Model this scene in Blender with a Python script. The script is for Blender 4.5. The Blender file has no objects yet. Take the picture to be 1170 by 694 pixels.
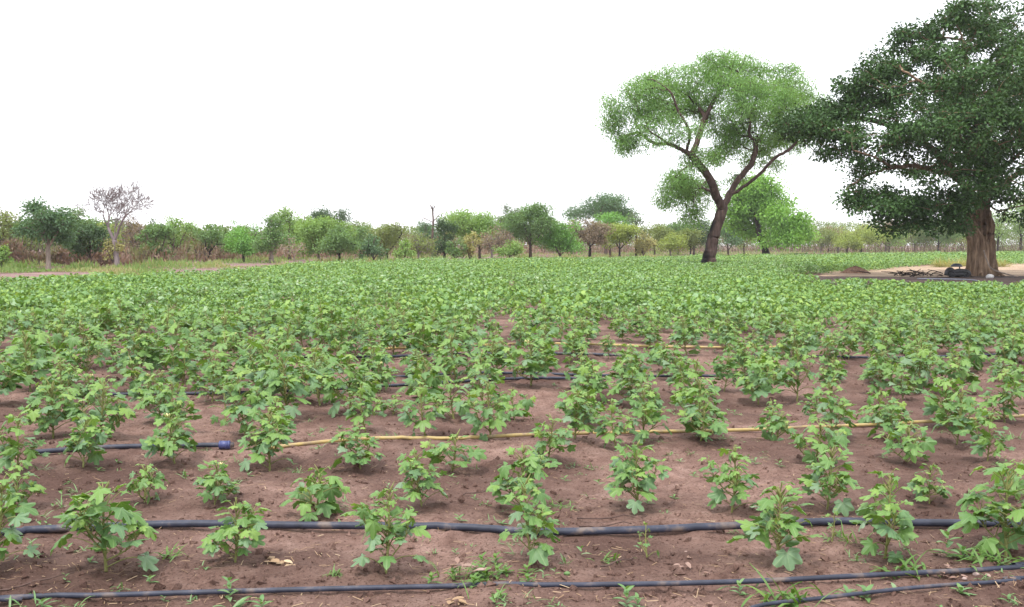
import bpy, math, random
import numpy as np
from mathutils import Vector, Matrix

sc = bpy.context.scene
# ------------------------------------------------------------------ camera
FPX, CX, CY, HOR, CAMH = 1148.0, 585.0, 347.0, 280.0, 1.6
PITCH = math.atan((CY - HOR) / FPX)
cam = bpy.data.cameras.new('camera')
cam.sensor_width = 36.0
cam.lens = 36.0 * FPX / 1170.0
cam.clip_start = 0.1
cam.clip_end = 6000
camo = bpy.data.objects.new('camera', cam)
sc.collection.objects.link(camo)
camo.location = (0, 0, CAMH)
camo.rotation_euler = (math.radians(90) - PITCH, 0, 0)
sc.camera = camo
# ------------------------------------------------------------------ world and sun
SUN_EL, SUN_AZ = 62.0, 205.0            # azimuth clockwise from +Y
w = bpy.data.worlds.new('World'); sc.world = w; w.use_nodes = True
nt = w.node_tree
bg = nt.nodes['Background']
sky = nt.nodes.new('ShaderNodeTexSky'); sky.sky_type = 'NISHITA'
sky.sun_disc = False
sky.sun_elevation = math.radians(SUN_EL); sky.sun_rotation = math.radians(SUN_AZ)
mx = nt.nodes.new('ShaderNodeMix'); mx.data_type = 'RGBA'
mx.inputs[0].default_value = 0.88       # thick bright overcast
nt.links.new(sky.outputs[0], mx.inputs[6])
mx.inputs[7].default_value = (9.0, 9.15, 9.5, 1)
nt.links.new(mx.outputs[2], bg.inputs[0])
bg.inputs[1].default_value = 0.105
sl = bpy.data.lights.new('sun', 'SUN'); sl.energy = 1.5; sl.angle = math.radians(10)
sl.color = (1.0, 0.96, 0.9)
so = bpy.data.objects.new('sun', sl); sc.collection.objects.link(so)
az, el = math.radians(SUN_AZ), math.radians(SUN_EL)
sdir = Vector((math.sin(az) * math.cos(el), math.cos(az) * math.cos(el), math.sin(el)))
so.rotation_euler = (-sdir).to_track_quat('-Z', 'Y').to_euler()
sc.view_settings.view_transform = 'Standard'
sc.view_settings.look = 'None'
sc.view_settings.exposure = 1.15
sc.view_settings.gamma = 1.0
sc.cycles.max_bounces = 8
sc.cycles.transparent_max_bounces = 4

# ------------------------------------------------------------------ helpers
rng = np.random.default_rng(11)
random.seed(5)
R = math.radians
col = sc.collection

def ray(px, py):
    x, y = (px - CX) / FPX, -(py - CY) / FPX
    c, s = math.cos(PITCH), math.sin(PITCH)
    return (x, c + y * s, -s + y * c)

def gnd(px, py):
    """photo pixel -> point on flat ground"""
    d = ray(px, py); t = CAMH / -d[2]
    return (d[0] * t, d[1] * t)

def P(px, py, Y):
    """photo pixel -> point at world depth Y"""
    d = ray(px, py); t = Y / d[1]
    return np.array((d[0] * t, Y, CAMH + d[2] * t))

def vnoise(x, y, seed=0):
    x = np.asarray(x, float); y = np.asarray(y, float)
    xi = np.floor(x).astype(np.int64); yi = np.floor(y).astype(np.int64)
    fx = x - xi; fy = y - yi
    fx = fx * fx * (3 - 2 * fx); fy = fy * fy * (3 - 2 * fy)
    def h(a, b):
        n = (a * 374761393 + b * 668265263 + seed * 1442695041) & 0xffffffff
        n = ((n ^ (n >> 13)) * 1274126177) & 0xffffffff
        n = n ^ (n >> 16)
        return (n & 0xffff) / 65535.0
    return ((h(xi, yi) * (1 - fx) + h(xi + 1, yi) * fx) * (1 - fy)
            + (h(xi, yi + 1) * (1 - fx) + h(xi + 1, yi + 1) * fx) * fy)

def gh(x, y):
    """ground height"""
    x = np.asarray(x, float); y = np.asarray(y, float)
    f = np.clip((34 - np.hypot(x, y)) / 20, 0, 1)
    h = (vnoise(x * .8, y * .9, 1) - .5) * .07 + (vnoise(x * 2.3, y * 2.8, 2) - .5) * .045
    h = h + (vnoise(x * 6, y * 7, 3) - .5) * .022 + (vnoise(x * 14, y * 15, 4) - .5) * .010
    c = np.clip(vnoise(x * 9, y * 10, 7) - .70, 0, 1) * .11 + np.clip(vnoise(x * 19, y * 21, 8) - .7, 0, 1) * .05
    return (h + c) * f

def tag(o, label=None, cat=None, group=None, kind=None):
    if label: o['label'] = label
    if cat: o['category'] = cat
    if group: o['group'] = group
    if kind: o['kind'] = kind
    return o

def empty(name, loc, label=None, cat=None, group=None, rz=0.0):
    o = bpy.data.objects.new(name, None); col.objects.link(o)
    o.empty_display_size = .2
    o.location = loc; o.rotation_euler = (0, 0, rz)
    return tag(o, label, cat, group)

class MB:
    """collects vertices and faces of ONE mesh; attribute 'tone' per vertex"""
    def __init__(s): s.V = []; s.F4 = []; s.F3 = []; s.T = []; s.n = 0
    def add(s, V, F, tone=0.0):
        V = np.asarray(V, float).reshape(-1, 3); F = np.asarray(F, int)
        s.V.append(V)
        s.T.append(np.broadcast_to(np.asarray(tone, float), (len(V),)))
        (s.F4 if F.shape[1] == 4 else s.F3).append(F + s.n)
        s.n += len(V)
    def more(s, F, base):
        F = np.asarray(F, int)
        (s.F4 if F.shape[1] == 4 else s.F3).append(F + base)
    def mesh(s, name, mat, smooth=True):
        me = bpy.data.meshes.new(name)
        V = np.concatenate(s.V)
        f4 = np.concatenate(s.F4) if s.F4 else np.zeros((0, 4), int)
        f3 = np.concatenate(s.F3) if s.F3 else np.zeros((0, 3), int)
        me.vertices.add(len(V)); me.vertices.foreach_set('co', V.astype(np.float32).ravel())
        nl = f4.size + f3.size
        me.loops.add(nl)
        me.loops.foreach_set('vertex_index', np.concatenate([f4.ravel(), f3.ravel()]).astype(np.int32))
        st = np.concatenate([np.arange(len(f4)) * 4, f4.size + np.arange(len(f3)) * 3]).astype(np.int32)
        me.polygons.add(len(st)); me.polygons.foreach_set('loop_start', st)
        me.polygons.foreach_set('use_smooth', np.full(len(st), smooth))
        a = me.attributes.new('tone', 'FLOAT', 'POINT')
        a.data.foreach_set('value', np.concatenate(s.T).astype(np.float32))
        me.update(calc_edges=True)
        me.materials.append(mat)
        return me
    def build(s, name, mat, parent=None, smooth=True):
        o = bpy.data.objects.new(name, s.mesh(name, mat, smooth)); col.objects.link(o)
        if parent: o.parent = parent
        return o

def tube(mb, pts, rad, n=6, cap=True, tone=0.0, flute=None):
    pts = np.asarray(pts, float); m = len(pts)
    rad = np.broadcast_to(np.asarray(rad, float), (m,))
    tan = np.gradient(pts, axis=0)
    tan /= np.linalg.norm(tan, axis=1)[:, None] + 1e-9
    ref = np.array((0.13, 0.97, 0.2)) if abs(tan[0][1]) < .9 else np.array((1.0, 0, 0))
    a = np.linspace(0, 2 * np.pi, n, endpoint=False)
    V = np.zeros((m, n, 3))
    u = np.cross(tan[0], ref); u /= np.linalg.norm(u)
    for i in range(m):
        u = u - tan[i] * (u @ tan[i]); u /= np.linalg.norm(u) + 1e-9
        v = np.cross(tan[i], u)
        r = rad[i] * (flute(a, i / (m - 1)) if flute else 1.0)
        V[i] = pts[i] + np.outer(np.cos(a) * r, u) + np.outer(np.sin(a) * r, v)
    i, j = np.meshgrid(np.arange(m - 1), np.arange(n), indexing='ij')
    F = np.stack([i * n + j, i * n + (j + 1) % n, (i + 1) * n + (j + 1) % n, (i + 1) * n + j], -1).reshape(-1, 4)
    base = mb.n
    mb.add(V.reshape(-1, 3), F, tone)
    if cap:
        c0 = mb.n
        mb.add([pts[0], pts[-1]], np.zeros((0, 3), int), tone)
        k = np.arange(n)
        mb.more(np.stack([np.full(n, c0 - base), (k + 1) % n, k], -1), base)
        mb.more(np.stack([np.full(n, c0 + 1 - base), (m - 1) * n + k, (m - 1) * n + (k + 1) % n], -1), base)

def spline(pts, n):
    """Catmull-Rom through pts"""
    p = np.asarray(pts, float)
    p = np.vstack([2 * p[0] - p[1], p, 2 * p[-1] - p[-2]])
    out = []
    for i in range(1, len(p) - 2):
        for t in np.linspace(0, 1, n, endpoint=False):
            out.append(.5 * ((2 * p[i]) + (-p[i - 1] + p[i + 1]) * t + (2 * p[i - 1] - 5 * p[i] + 4 * p[i + 1] - p[i + 2]) * t * t
                             + (-p[i - 1] + 3 * p[i] - 3 * p[i + 1] + p[i + 2]) * t ** 3))
    out.append(p[-2])
    return np.array(out)

def rotmats(dirs, roll):
    """matrices whose X axis = dirs, random roll"""
    X = dirs / (np.linalg.norm(dirs, axis=1)[:, None] + 1e-9)
    up = np.tile(np.array((0, 0, 1.0)), (len(X), 1))
    up[np.abs(X[:, 2]) > .95] = (0, 1.0, 0)
    Y = np.cross(up, X); Y /= np.linalg.norm(Y, axis=1)[:, None]
    Z = np.cross(X, Y)
    c, s = np.cos(roll)[:, None], np.sin(roll)[:, None]
    Y2 = Y * c + Z * s; Z2 = -Y * s + Z * c
    return np.stack([X, Y2, Z2], -1)

def scatter(mb, tv, tf, pos, M, size, tone=0.0):
    """template tv/tf placed at every pos with matrix M and size"""
    size = np.asarray(size, float)
    if size.ndim == 1: size = size[:, None]
    V = np.einsum('nij,nkj->nki', M, tv[None] * size[:, None, :]) + pos[:, None, :]
    k = len(tv)
    F = (tf[None] + (np.arange(len(pos)) * k)[:, None, None]).reshape(-1, tf.shape[1])
    t = np.repeat(np.broadcast_to(np.asarray(tone, float), (len(pos),)), k)
    mb.add(V.reshape(-1, 3), F, t)

# ------------------------------------------------------------------ materials
def newmat(name):
    m = bpy.data.materials.new(name); m.use_nodes = True
    return m, m.node_tree, m.node_tree.nodes['Principled BSDF']
def N(t, typ, **k):
    n = t.nodes.new(typ)
    for a, b in k.items(): setattr(n, a, b)
    return n
def ramp(t, fac, stops):
    r = N(t, 'ShaderNodeValToRGB')
    e = r.color_ramp.elements
    while len(e) < len(stops): e.new(.5)
    for q, (p, c) in zip(e, stops): q.position = p; q.color = (*c, 1)
    t.links.new(fac, r.inputs[0]); return r.outputs[0]
def noise(t, scale, detail=4, rough=.6, vec=None):
    n = N(t, 'ShaderNodeTexNoise'); n.inputs['Scale'].default_value = scale
    n.inputs['Detail'].default_value = detail; n.inputs['Roughness'].default_value = rough
    if vec: t.links.new(vec, n.inputs['Vector'])
    return n.outputs['Fac']
def geo(t): return N(t, 'ShaderNodeNewGeometry')
def bump(t, b, h, strength, dist):
    n = N(t, 'ShaderNodeBump'); n.inputs['Strength'].default_value = strength
    n.inputs['Distance'].default_value = dist
    t.links.new(h, n.inputs['Height']); t.links.new(n.outputs[0], b.inputs['Normal'])
def mixc(t, fac, a, b, mode='MIX'):
    m = N(t, 'ShaderNodeMix'); m.data_type = 'RGBA'; m.blend_type = mode
    for s, i in ((fac, 0), (a, 6), (b, 7)):
        if isinstance(s, (int, float)): m.inputs[i].default_value = s
        elif isinstance(s, tuple): m.inputs[i].default_value = (*s, 1)
        else: t.links.new(s, m.inputs[i])
    return m.outputs[2]
def mul(t, v, k, add=0.0):
    m = N(t, 'ShaderNodeMath'); m.operation = 'MULTIPLY_ADD'
    t.links.new(v, m.inputs[0]); m.inputs[1].default_value = k; m.inputs[2].default_value = add
    return m.outputs[0]

def leaf_mat(name, stops, trans=.35, rough=.5, tint=(1.25, 1.15, .45), spec=.4, tonew=.5):
    """leaf: colour ramp by a leaf's own random value and its tone attribute; some light comes through"""
    m, t, b = newmat(name)
    g = geo(t)
    at = N(t, 'ShaderNodeAttribute'); at.attribute_name = 'tone'
    a = N(t, 'ShaderNodeMath'); a.operation = 'MULTIPLY_ADD'
    t.links.new(g.outputs['Random Per Island'], a.inputs[0]); a.inputs[1].default_value = 1 - tonew
    t.links.new(mul(t, at.outputs['Fac'], tonew), a.inputs[2])
    c = ramp(t, a.outputs[0], stops)
    t.links.new(c, b.inputs['Base Color'])
    b.inputs['Roughness'].default_value = rough
    b.inputs['Specular IOR Level'].default_value = spec
    tr = N(t, 'ShaderNodeBsdfTranslucent')
    t.links.new(mixc(t, 1.0, c, tint, 'MULTIPLY'), tr.inputs[0])
    ms = N(t, 'ShaderNodeMixShader'); ms.inputs[0].default_value = trans
    t.links.new(b.outputs[0], ms.inputs[1]); t.links.new(tr.outputs[0], ms.inputs[2])
    t.links.new(ms.outputs[0], t.nodes['Material Output'].inputs[0])
    return m

def plain_mat(name, stops, scale=20, rough=.8, spec=.3, bs=.3, bd=.01):
    m, t, b = newmat(name)
    n = noise(t, scale, vec=geo(t).outputs['Position'])
    t.links.new(ramp(t, n, stops), b.inputs['Base Color'])
    b.inputs['Roughness'].default_value = rough
    b.inputs['Specular IOR Level'].default_value = spec
    if bs: bump(t, b, n, bs, bd)
    return m

def bark_mat(name, dark, light, scale=3.0, bd=.05, darkened=None):
    m, t, b = newmat(name)
    tc = N(t, 'ShaderNodeTexCoord')
    mp = N(t, 'ShaderNodeMapping'); mp.inputs['Scale'].default_value = (1, 1, .16)
    t.links.new(tc.outputs['Object'], mp.inputs[0])
    n = noise(t, scale * 2.2, 6, .65, mp.outputs[0])
    n2 = noise(t, scale * .5, 3, .6, tc.outputs['Object'])
    c = ramp(t, n, [(.32, dark), (.52, tuple(.55 * a + .45 * b_ for a, b_ in zip(dark, light))), (.68, light)])
    c = mixc(t, mul(t, n2, .5), c, tuple(x * .6 for x in dark))
    if darkened:
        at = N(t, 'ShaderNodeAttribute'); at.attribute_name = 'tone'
        c = mixc(t, at.outputs['Fac'], c, darkened)
    t.links.new(c, b.inputs['Base Color'])
    b.inputs['Roughness'].default_value = .9; b.inputs['Specular IOR Level'].default_value = .15
    bump(t, b, n, .8, bd)
    return m

# soil
def soil_mat(name, a, b_, c_, wet=None):
    m, t, b = newmat(name)
    pos = geo(t).outputs['Position']
    n1 = noise(t, .55, 5, .6, pos); n2 = noise(t, 5.5, 6, .7, pos); n3 = noise(t, 60, 5, .75, pos)
    c = ramp(t, n2, [(.28, a), (.5, b_), (.72, c_)])
    c = mixc(t, ramp(t, n1, [(.42, (0, 0, 0)), (.60, (.9, .9, .9))]), c, tuple(x * .72 for x in a))
    c = mixc(t, ramp(t, n3, [(.36, (1, 1, 1)), (.47, (0, 0, 0))]), c, tuple(x * .5 for x in a))
    c = mixc(t, ramp(t, n3, [(.60, (0, 0, 0)), (.72, (.6, .6, .6))]), c, tuple(min(1, x * 1.3) for x in c_))
    n4 = noise(t, 19, 5, .7, pos)
    c = mixc(t, ramp(t, n4, [(.60, (0, 0, 0)), (.68, (.7, .7, .7))]), c, tuple(x * .62 for x in a))
    t.links.new(c, b.inputs['Base Color'])
    b.inputs['Roughness'].default_value = .95; b.inputs['Specular IOR Level'].default_value = .12
    s = N(t, 'ShaderNodeMath'); s.operation = 'ADD'
    t.links.new(mul(t, n2, 1.0), s.inputs[0]); t.links.new(mul(t, n3, .45), s.inputs[1])
    bump(t, b, s.outputs[0], .9, .035)
    return m
M_SOIL = soil_mat('soil', (.125, .072, .058), (.235, .145, .117), (.33, .22, .182))
M_TAN = soil_mat('sandy_soil', (.36, .25, .17), (.45, .33, .23), (.54, .41, .29))
M_DARKSOIL = soil_mat('dark_soil', (.055, .038, .034), (.085, .058, .05), (.12, .08, .07))  # darker brown soil colour for the path
M_PINK = soil_mat('pink_dirt', (.22, .14, .13), (.29, .19, .17), (.36, .24, .21))

# okra leaf: veins from the tone attribute's whole part, age from its fraction
def okra_leaf_mat():
    m, t, b = newmat('okra_leaf')
    at = N(t, 'ShaderNodeAttribute'); at.attribute_name = 'tone'
    fl = N(t, 'ShaderNodeAttribute'); fl.attribute_name = 'vein'
    g = geo(t)
    ag = N(t, 'ShaderNodeMath'); ag.operation = 'MULTIPLY_ADD'
    t.links.new(g.outputs['Random Per Island'], ag.inputs[0]); ag.inputs[1].default_value = .5
    t.links.new(mul(t, at.outputs['Fac'], .5), ag.inputs[2])
    c = ramp(t, ag.outputs[0], [(.0, (.30, .42, .085)), (.22, (.20, .34, .07)), (.5, (.11, .22, .06)), (.74, (.14, .25, .125)), (.93, (.27, .36, .25)), (.985, (.40, .37, .12)), (1, (.38, .25, .12))])
    n = noise(t, 55, 3, .6, g.outputs['Position'])
    c = mixc(t, mul(t, n, .5, -.05), c, (.07, .16, .035))
    c = mixc(t, ramp(t, fl.outputs['Fac'], [(.84, (0, 0, 0)), (.99, (.6, .6, .6))]), c, (.28, .38, .16))
    t.links.new(c, b.inputs['Base Color'])
    b.inputs['Roughness'].default_value = .48; b.inputs['Specular IOR Level'].default_value = .45
    bump(t, b, n, .25, .006)
    tr = N(t, 'ShaderNodeBsdfTranslucent')
    t.links.new(mixc(t, 1.0, c, (1.35, 1.3, .45), 'MULTIPLY'), tr.inputs[0])
    ms = N(t, 'ShaderNodeMixShader'); ms.inputs[0].default_value = .24
    t.links.new(b.outputs[0], ms.inputs[1]); t.links.new(tr.outputs[0], ms.inputs[2])
    t.links.new(ms.outputs[0], t.nodes['Material Output'].inputs[0])
    return m
M_OKRA = okra_leaf_mat()
M_OKRAFAR = leaf_mat('okra_crop_leaf', [(0, (.33, .46, .11)), (.3, (.205, .35, .08)), (.6, (.12, .24, .06)), (.8, (.20, .34, .15)), (1, (.48, .58, .38))], .24, .48, tonew=.25)
M_STEM = plain_mat('okra_stem', [(.3, (.16, .16, .05)), (.7, (.24, .26, .09))], 40, .6)
M_PETAL = plain_mat('okra_petal', [(.3, (.75, .68, .3)), (.7, (.85, .8, .45))], 60, .6)
M_PIPE = plain_mat('black_pipe', [(.35, (.020, .023, .038)), (.54, (.035, .040, .065)), (.68, (.15, .115, .10))], 7, .55, .4, .1)
M_COUP = plain_mat('blue_plastic', [(.3, (.035, .045, .15)), (.7, (.07, .085, .22))], 20, .4, .5, .05)
M_YEL = plain_mat('yellow_hose', [(.35, (.25, .18, .10)), (.5, (.42, .31, .11)), (.7, (.33, .25, .16))], 7, .5, .4, .1)
M_GRASS = leaf_mat('weed_leaf', [(0, (.17, .28, .06)), (.5, (.11, .22, .05)), (1, (.19, .30, .11))], .3)
M_SPROUT = leaf_mat('sprout_leaf', [(0, (.18, .30, .10)), (.5, (.13, .25, .09)), (1, (.24, .34, .18))], .25)
M_STRAW = leaf_mat('straw', [(0, (.42, .29, .17)), (.5, (.30, .19, .11)), (1, (.55, .42, .27))], .1, .8, (1, 1, 1))
M_DEAD = leaf_mat('dead_leaf', [(0, (.36, .23, .19)), (.5, (.27, .16, .12)), (1, (.45, .33, .28))], .2, .6, (1, 1, 1))
M_TWIG = plain_mat('dry_twig', [(.3, (.07, .045, .04)), (.7, (.14, .09, .075))], 30, .9)
M_VERGE = leaf_mat('verge_grass', [(0, (.42, .34, .22)), (.3, (.28, .33, .12)), (.6, (.17, .29, .08)), (.85, (.23, .31, .11)), (1, (.45, .33, .22))], .3, .7, tonew=.75)
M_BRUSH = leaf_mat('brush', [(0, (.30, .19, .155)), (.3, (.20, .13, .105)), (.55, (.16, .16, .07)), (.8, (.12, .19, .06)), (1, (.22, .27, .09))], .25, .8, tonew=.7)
M_BARK_G = bark_mat('grey_brown_bark', (.06, .042, .035), (.21, .145, .12), 3)
M_BARK_P = bark_mat('pale_bark', (.20, .155, .125), (.44, .36, .31), 3)
M_BARK_D = bark_mat('dark_bark', (.018, .013, .012), (.07, .05, .045), 3)
M_BARK_R = bark_mat('reddish_bark', (.05, .032, .028), (.19, .125, .11), 2.4, .05, (.012, .010, .011))
M_BARK_F = bark_mat('fig_bark', (.085, .048, .030), (.50, .35, .235), 2.4, .12, (.05, .03, .022))
M_BARK_T = bark_mat('grey_twig_bark', (.14, .11, .11), (.30, .25, .25), 3)
M_BARK_L = bark_mat('light_grey_bark', (.17, .13, .13), (.34, .28, .285), 3)
def lf(name, c, v=.3, **k):
    lo = tuple(x * (1 - v) for x in c); hi = tuple(min(1, x * (1 + v * 1.3)) for x in c)
    return leaf_mat(name, [(0, lo), (.5, c), (1, hi)], **k)
LEAF = {
 'mid':   lf('mid_green_leaf', (.14, .245, .085)),
 'light': lf('light_green_leaf', (.21, .345, .095)),
 'bright':lf('bright_green_leaf', (.165, .35, .08)),
 'dark':  lf('dark_green_leaf', (.07, .13, .055)),
 'blue':  lf('blue_green_leaf', (.105, .195, .095)),
 'grey':  lf('grey_green_leaf', (.13, .18, .11)),
 'olive': lf('olive_leaf', (.20, .255, .085)),
 'yellow':lf('yellow_green_leaf', (.27, .345, .085)),
 'straw': lf('straw_coloured_leaf', (.34, .33, .14)),
 'brown': lf('dry_brown_leaf', (.26, .205, .155)),
 'lime':  lf('lime_green_leaf', (.20, .39, .075), .3, trans=.42),
 'feather': lf('feathery_leaf', (.20, .36, .12), .4, trans=.45),
 'fig': lf('fig_leaf', (.055, .115, .034), .6, trans=.18, rough=.5, spec=.25),
}
# ------------------------------------------------------------------ ground
def axis(fine0, fine1, step, lo, hi, g=1.07):
    a = list(np.arange(fine0, fine1, step)); s = step
    v = a[-1]
    while v < hi: s *= g; v += s; a.append(v)
    s = step; v = a[0]
    while v > lo: s *= g; v -= s; a.insert(0, v)
    return np.array(a)
xs = axis(-7.5, 7.5, .045, -3000, 3000); ys = axis(3.5, 14, .045, -600, 4000)
X, Y = np.meshgrid(xs, ys)
gm = MB()
V = np.stack([X, Y, gh(X, Y)], -1).reshape(-1, 3)
i, j = np.meshgrid(np.arange(len(ys) - 1), np.arange(len(xs) - 1), indexing='ij')
nx = len(xs)
F = np.stack([i * nx + j, i * nx + j + 1, (i + 1) * nx + j + 1, (i + 1) * nx + j], -1).reshape(-1, 4)
gm.add(V, F)
tag(gm.build('ground', M_SOIL), kind='structure')

def patch(name, poly, z, mat, label=None):
    """irregular sheet of another soil lying on the flat far ground"""
    pts = np.array([gnd(*p) for p in poly])
    p = spline(np.vstack([pts, pts[:1]]), 10)
    p = p + (np.random.default_rng(len(poly)).random(p.shape) - .5) * .5
    mb = MB(); c = p.mean(0)
    V = np.vstack([[c[0], c[1], z]] + [[q[0], q[1], z] for q in p])
    k = len(p)
    mb.add(V, np.stack([np.zeros(k, int), 1 + np.arange(k), 1 + (np.arange(k) + 1) % k], -1))
    o = mb.build(name, mat, smooth=False)
    # orient upwards
    return tag(o, kind='structure')
patch('sandy_clearing', [(940, 311), (975, 305.5), (1060, 304), (1130, 301.5), (1260, 300), (1400, 305), (1400, 313), (1250, 317), (1100, 317.5), (1000, 317), (945, 316.5)], .004, M_TAN)
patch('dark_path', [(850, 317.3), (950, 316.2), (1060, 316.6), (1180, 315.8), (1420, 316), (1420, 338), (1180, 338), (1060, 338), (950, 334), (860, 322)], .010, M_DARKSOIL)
patch('dirt_track', [(-160, 315), (0, 313), (60, 311.5), (110, 312), (125, 318), (90, 330), (10, 339), (-160, 348)], .006, M_PINK)
patch('dirt_clearing', [(190, 302), (230, 299), (300, 296.5), (420, 293), (560, 291), (560, 295), (430, 304), (330, 312), (230, 316), (195, 312)], .006, M_PINK)

# ------------------------------------------------------------------ irrigation pipes
def smooth_ground(p, r):
    z = gh(p[:, 0], p[:, 1])
    k = 26
    ker = np.hanning(2 * k + 3)[1:-1]; ker /= ker.sum()
    zq = np.pad(z, 5, mode='edge'); zq = np.array([zq[i:i + 11].max() for i in range(len(z))]) * .6 + z * .4
    zm = np.convolve(np.pad(zq, k, mode='edge'), ker, mode='valid')
    zm = zm + np.clip(z - zm, 0, .02) * .35
    return zm + r * 1.0
def pipe_path(px, r, wob=.012, seed=0):
    G = [gnd(*p) for p in px]
    if px[0][0] < 0: G.insert(0, (G[0][0] - 4, G[0][1] + .15))
    if px[-1][0] > 1170: G.append((G[-1][0] + 4, G[-1][1] - .15))
    g = spline(np.array(G), 14)
    d = np.concatenate([[0], np.cumsum(np.hypot(*np.diff(g, axis=0).T))])
    s = np.arange(0, d[-1], .07)
    x = np.interp(s, d, g[:, 0]); y = np.interp(s, d, g[:, 1]) + (vnoise(s * .9, s * 0, seed) - .5) * wob * 2
    p = np.stack([x, y], -1)
    z = smooth_ground(p, r)
    return np.column_stack([p, z])
def pipe(name, px, r, mat, label, cat, seed=0, group='irrigation pipes laid across the field'):
    p = pipe_path(px, r, seed=seed)
    mb = MB(); tube(mb, p, r, 12)
    o = mb.build(name, mat)
    o.data.transform(Matrix.Translation((-p[len(p) // 2][0], -p[len(p) // 2][1], 0)))
    o.location = (p[len(p) // 2][0], p[len(p) // 2][1], 0)
    return tag(o, label, cat, group), p
pipe('irrigation_pipe', [(-60, 611), (40, 608), (200, 600), (340, 602), (520, 606), (600, 612), (700, 612), (850, 607), (950, 604), (1060, 607), (1170, 609), (1240, 610)], .021, M_PIPE,
     'thick black irrigation pipe crossing the bare soil behind the nearest row of plants', 'pipe', 1)
pipe('irrigation_pipe', [(-60, 687), (0, 685), (150, 680), (300, 676), (500, 674), (640, 673), (800, 670), (880, 668), (1000, 664), (1170, 660), (1240, 658)], .0125, M_PIPE,
     'thinner black pipe running the full width of the foreground in front of the nearest plants', 'pipe', 2)
pipe('drip_line', [(840, 705), (870, 693), (940, 687), (1000, 682), (1060, 678), (1170, 674), (1240, 673)], .0095, M_PIPE,
     'thin black drip line curving in at the bottom right corner', 'pipe', 3)
# black pipe with blue couplings
r = .019
p = pipe_path([(40, 522), (120, 516.5), (200, 514.5), (265, 513.5), (272, 513.5)], r, seed=4)
rt = empty('jointed_pipe', (p[0][0], p[0][1], 0), 'black pipe with blue couplings lying between the leafy plants at left', 'pipe', 'irrigation pipes laid across the field')
off = np.array((p[0][0], p[0][1], 0))
mb = MB(); tube(mb, p - off, r, 12); mb.build('pipe_body', M_PIPE, rt)
for px in (178, 262):
    gx = gnd(px, 513.8)[0]
    k = int(np.argmin(abs(p[:, 0] - gx))); k = min(max(k, 1), len(p) - 2)
    c = p[k] - off; d = p[k + 1] - p[k - 1]; d /= np.linalg.norm(d)
    mb = MB()
    tube(mb, [c - d * .045, c - d * .035, c - d * .034, c + d * .034, c + d * .035, c + d * .045], [.023, .027, .032, .032, .027, .023], 14)
    q = mb.build('coupling', M_COUP, rt)
    for sg in (-1, 1):
        m2 = MB(); tube(m2, [c + d * sg * .028, c + d * sg * .040], [.0335, .0335], 10); m2.build('lock_ring', M_COUP, q)
pipe('yellow_hose', [(300, 520), (345, 515), (420, 508.5), (520, 508.5), (600, 504), (700, 500.5), (850, 497), (950, 492), (1050, 486), (1170, 480.5), (1240, 478)], .0145, M_YEL,
     'yellow hose crossing the middle of the field, nearer of the two yellow hoses', 'hose', 5)
pipe('yellow_hose', [(340, 402), (420, 402.5), (500, 399.5), (640, 396), (780, 399), (890, 400), (975, 391), (1105, 386), (1200, 384)], .02, M_YEL,
     'yellow hose farther back, mostly hidden among the plants', 'hose', 6)
for k, (pp, rr, lb) in enumerate([
  ([(330, 412), (430, 411), (500, 408), (640, 408), (760, 411)], .02, 'black pipe just in front of the farther yellow hose'),
  ([(410, 434), (470, 433), (545, 430), (700, 431), (860, 430)], .017, 'black pipe, second in front of the farther yellow hose, reaching right of centre'),
  ([(80, 455), (145, 453), (300, 449), (420, 446), (500, 443), (600, 438), (700, 436)], .017, 'black pipe running in from the left among dense plants, between the yellow hoses'),
  ([(860, 409), (980, 412), (1100, 409), (1200, 408)], .017, 'black pipe showing between plants at the right, below the farther yellow hose')]):
    pipe('irrigation_pipe', pp, rr, M_PIPE, lb, 'pipe', 10 + k)

# ------------------------------------------------------------------ okra plants
def okra_leaf(size, droop, fold, g):
    """palmate leaf, petiole at origin, tip along +X; returns V, F3, F4, vein"""
    lobes = [(-104, .60), (-52, .86), (0, 1.0), (52, .86), (104, .60)]
    cut = g.uniform(.42, .66)
    th, rr, vn = [], [], []
    wav = g.uniform(0, .16); wp = g.uniform(0, 6.28); curl = g.uniform(-.05, .28)
    th.append(-150); rr.append(.33); vn.append(.0)
    for q, (c, L) in enumerate(lobes):
        L *= g.uniform(.9, 1.1); wd = g.uniform(15, 20)
        for dth, f, v in ((-wd, .78, 0), (-wd * .5, .93, .3), (0, 1, 1), (wd * .5, .93, .3), (wd, .78, 0)):
            th.append(c + dth + g.uniform(-1.5, 1.5)); rr.append(L * f * (g.uniform(.93, 1.07) if v != 1 else 1)); vn.append(v)
        if q < 4: th.append(c + 26); rr.append(cut * g.uniform(.9, 1.1)); vn.append(-.0)
    th.append(150); rr.append(.33); vn.append(0)
    th = np.radians(th); rr = np.array(rr); vn = np.array(vn)
    n = len(th)
    def ring(f):
        r_ = rr * f
        x = r_ * np.cos(th); y = r_ * np.sin(th)
        z = -(1 - vn) * fold * f - droop * (r_ ** 1.8) + (g.random(n) - .5) * .10 * f + wav * np.sin(th * 2 + wp) * r_ - curl * np.maximum(0, x) ** 3
        return np.stack([x, y, z], -1)
    V = np.vstack([[0, 0, 0], ring(.5), ring(1.0)]) * size
    vein = np.concatenate([[1], vn, vn * 1.0])
    k = np.arange(n - 1)
    F3 = np.stack([np.zeros(n - 1, int), 1 + k, 2 + k], -1)
    F4 = np.stack([1 + k, 1 + n + k, 2 + n + k, 2 + k], -1)
    return V, F3, F4, vein

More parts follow.
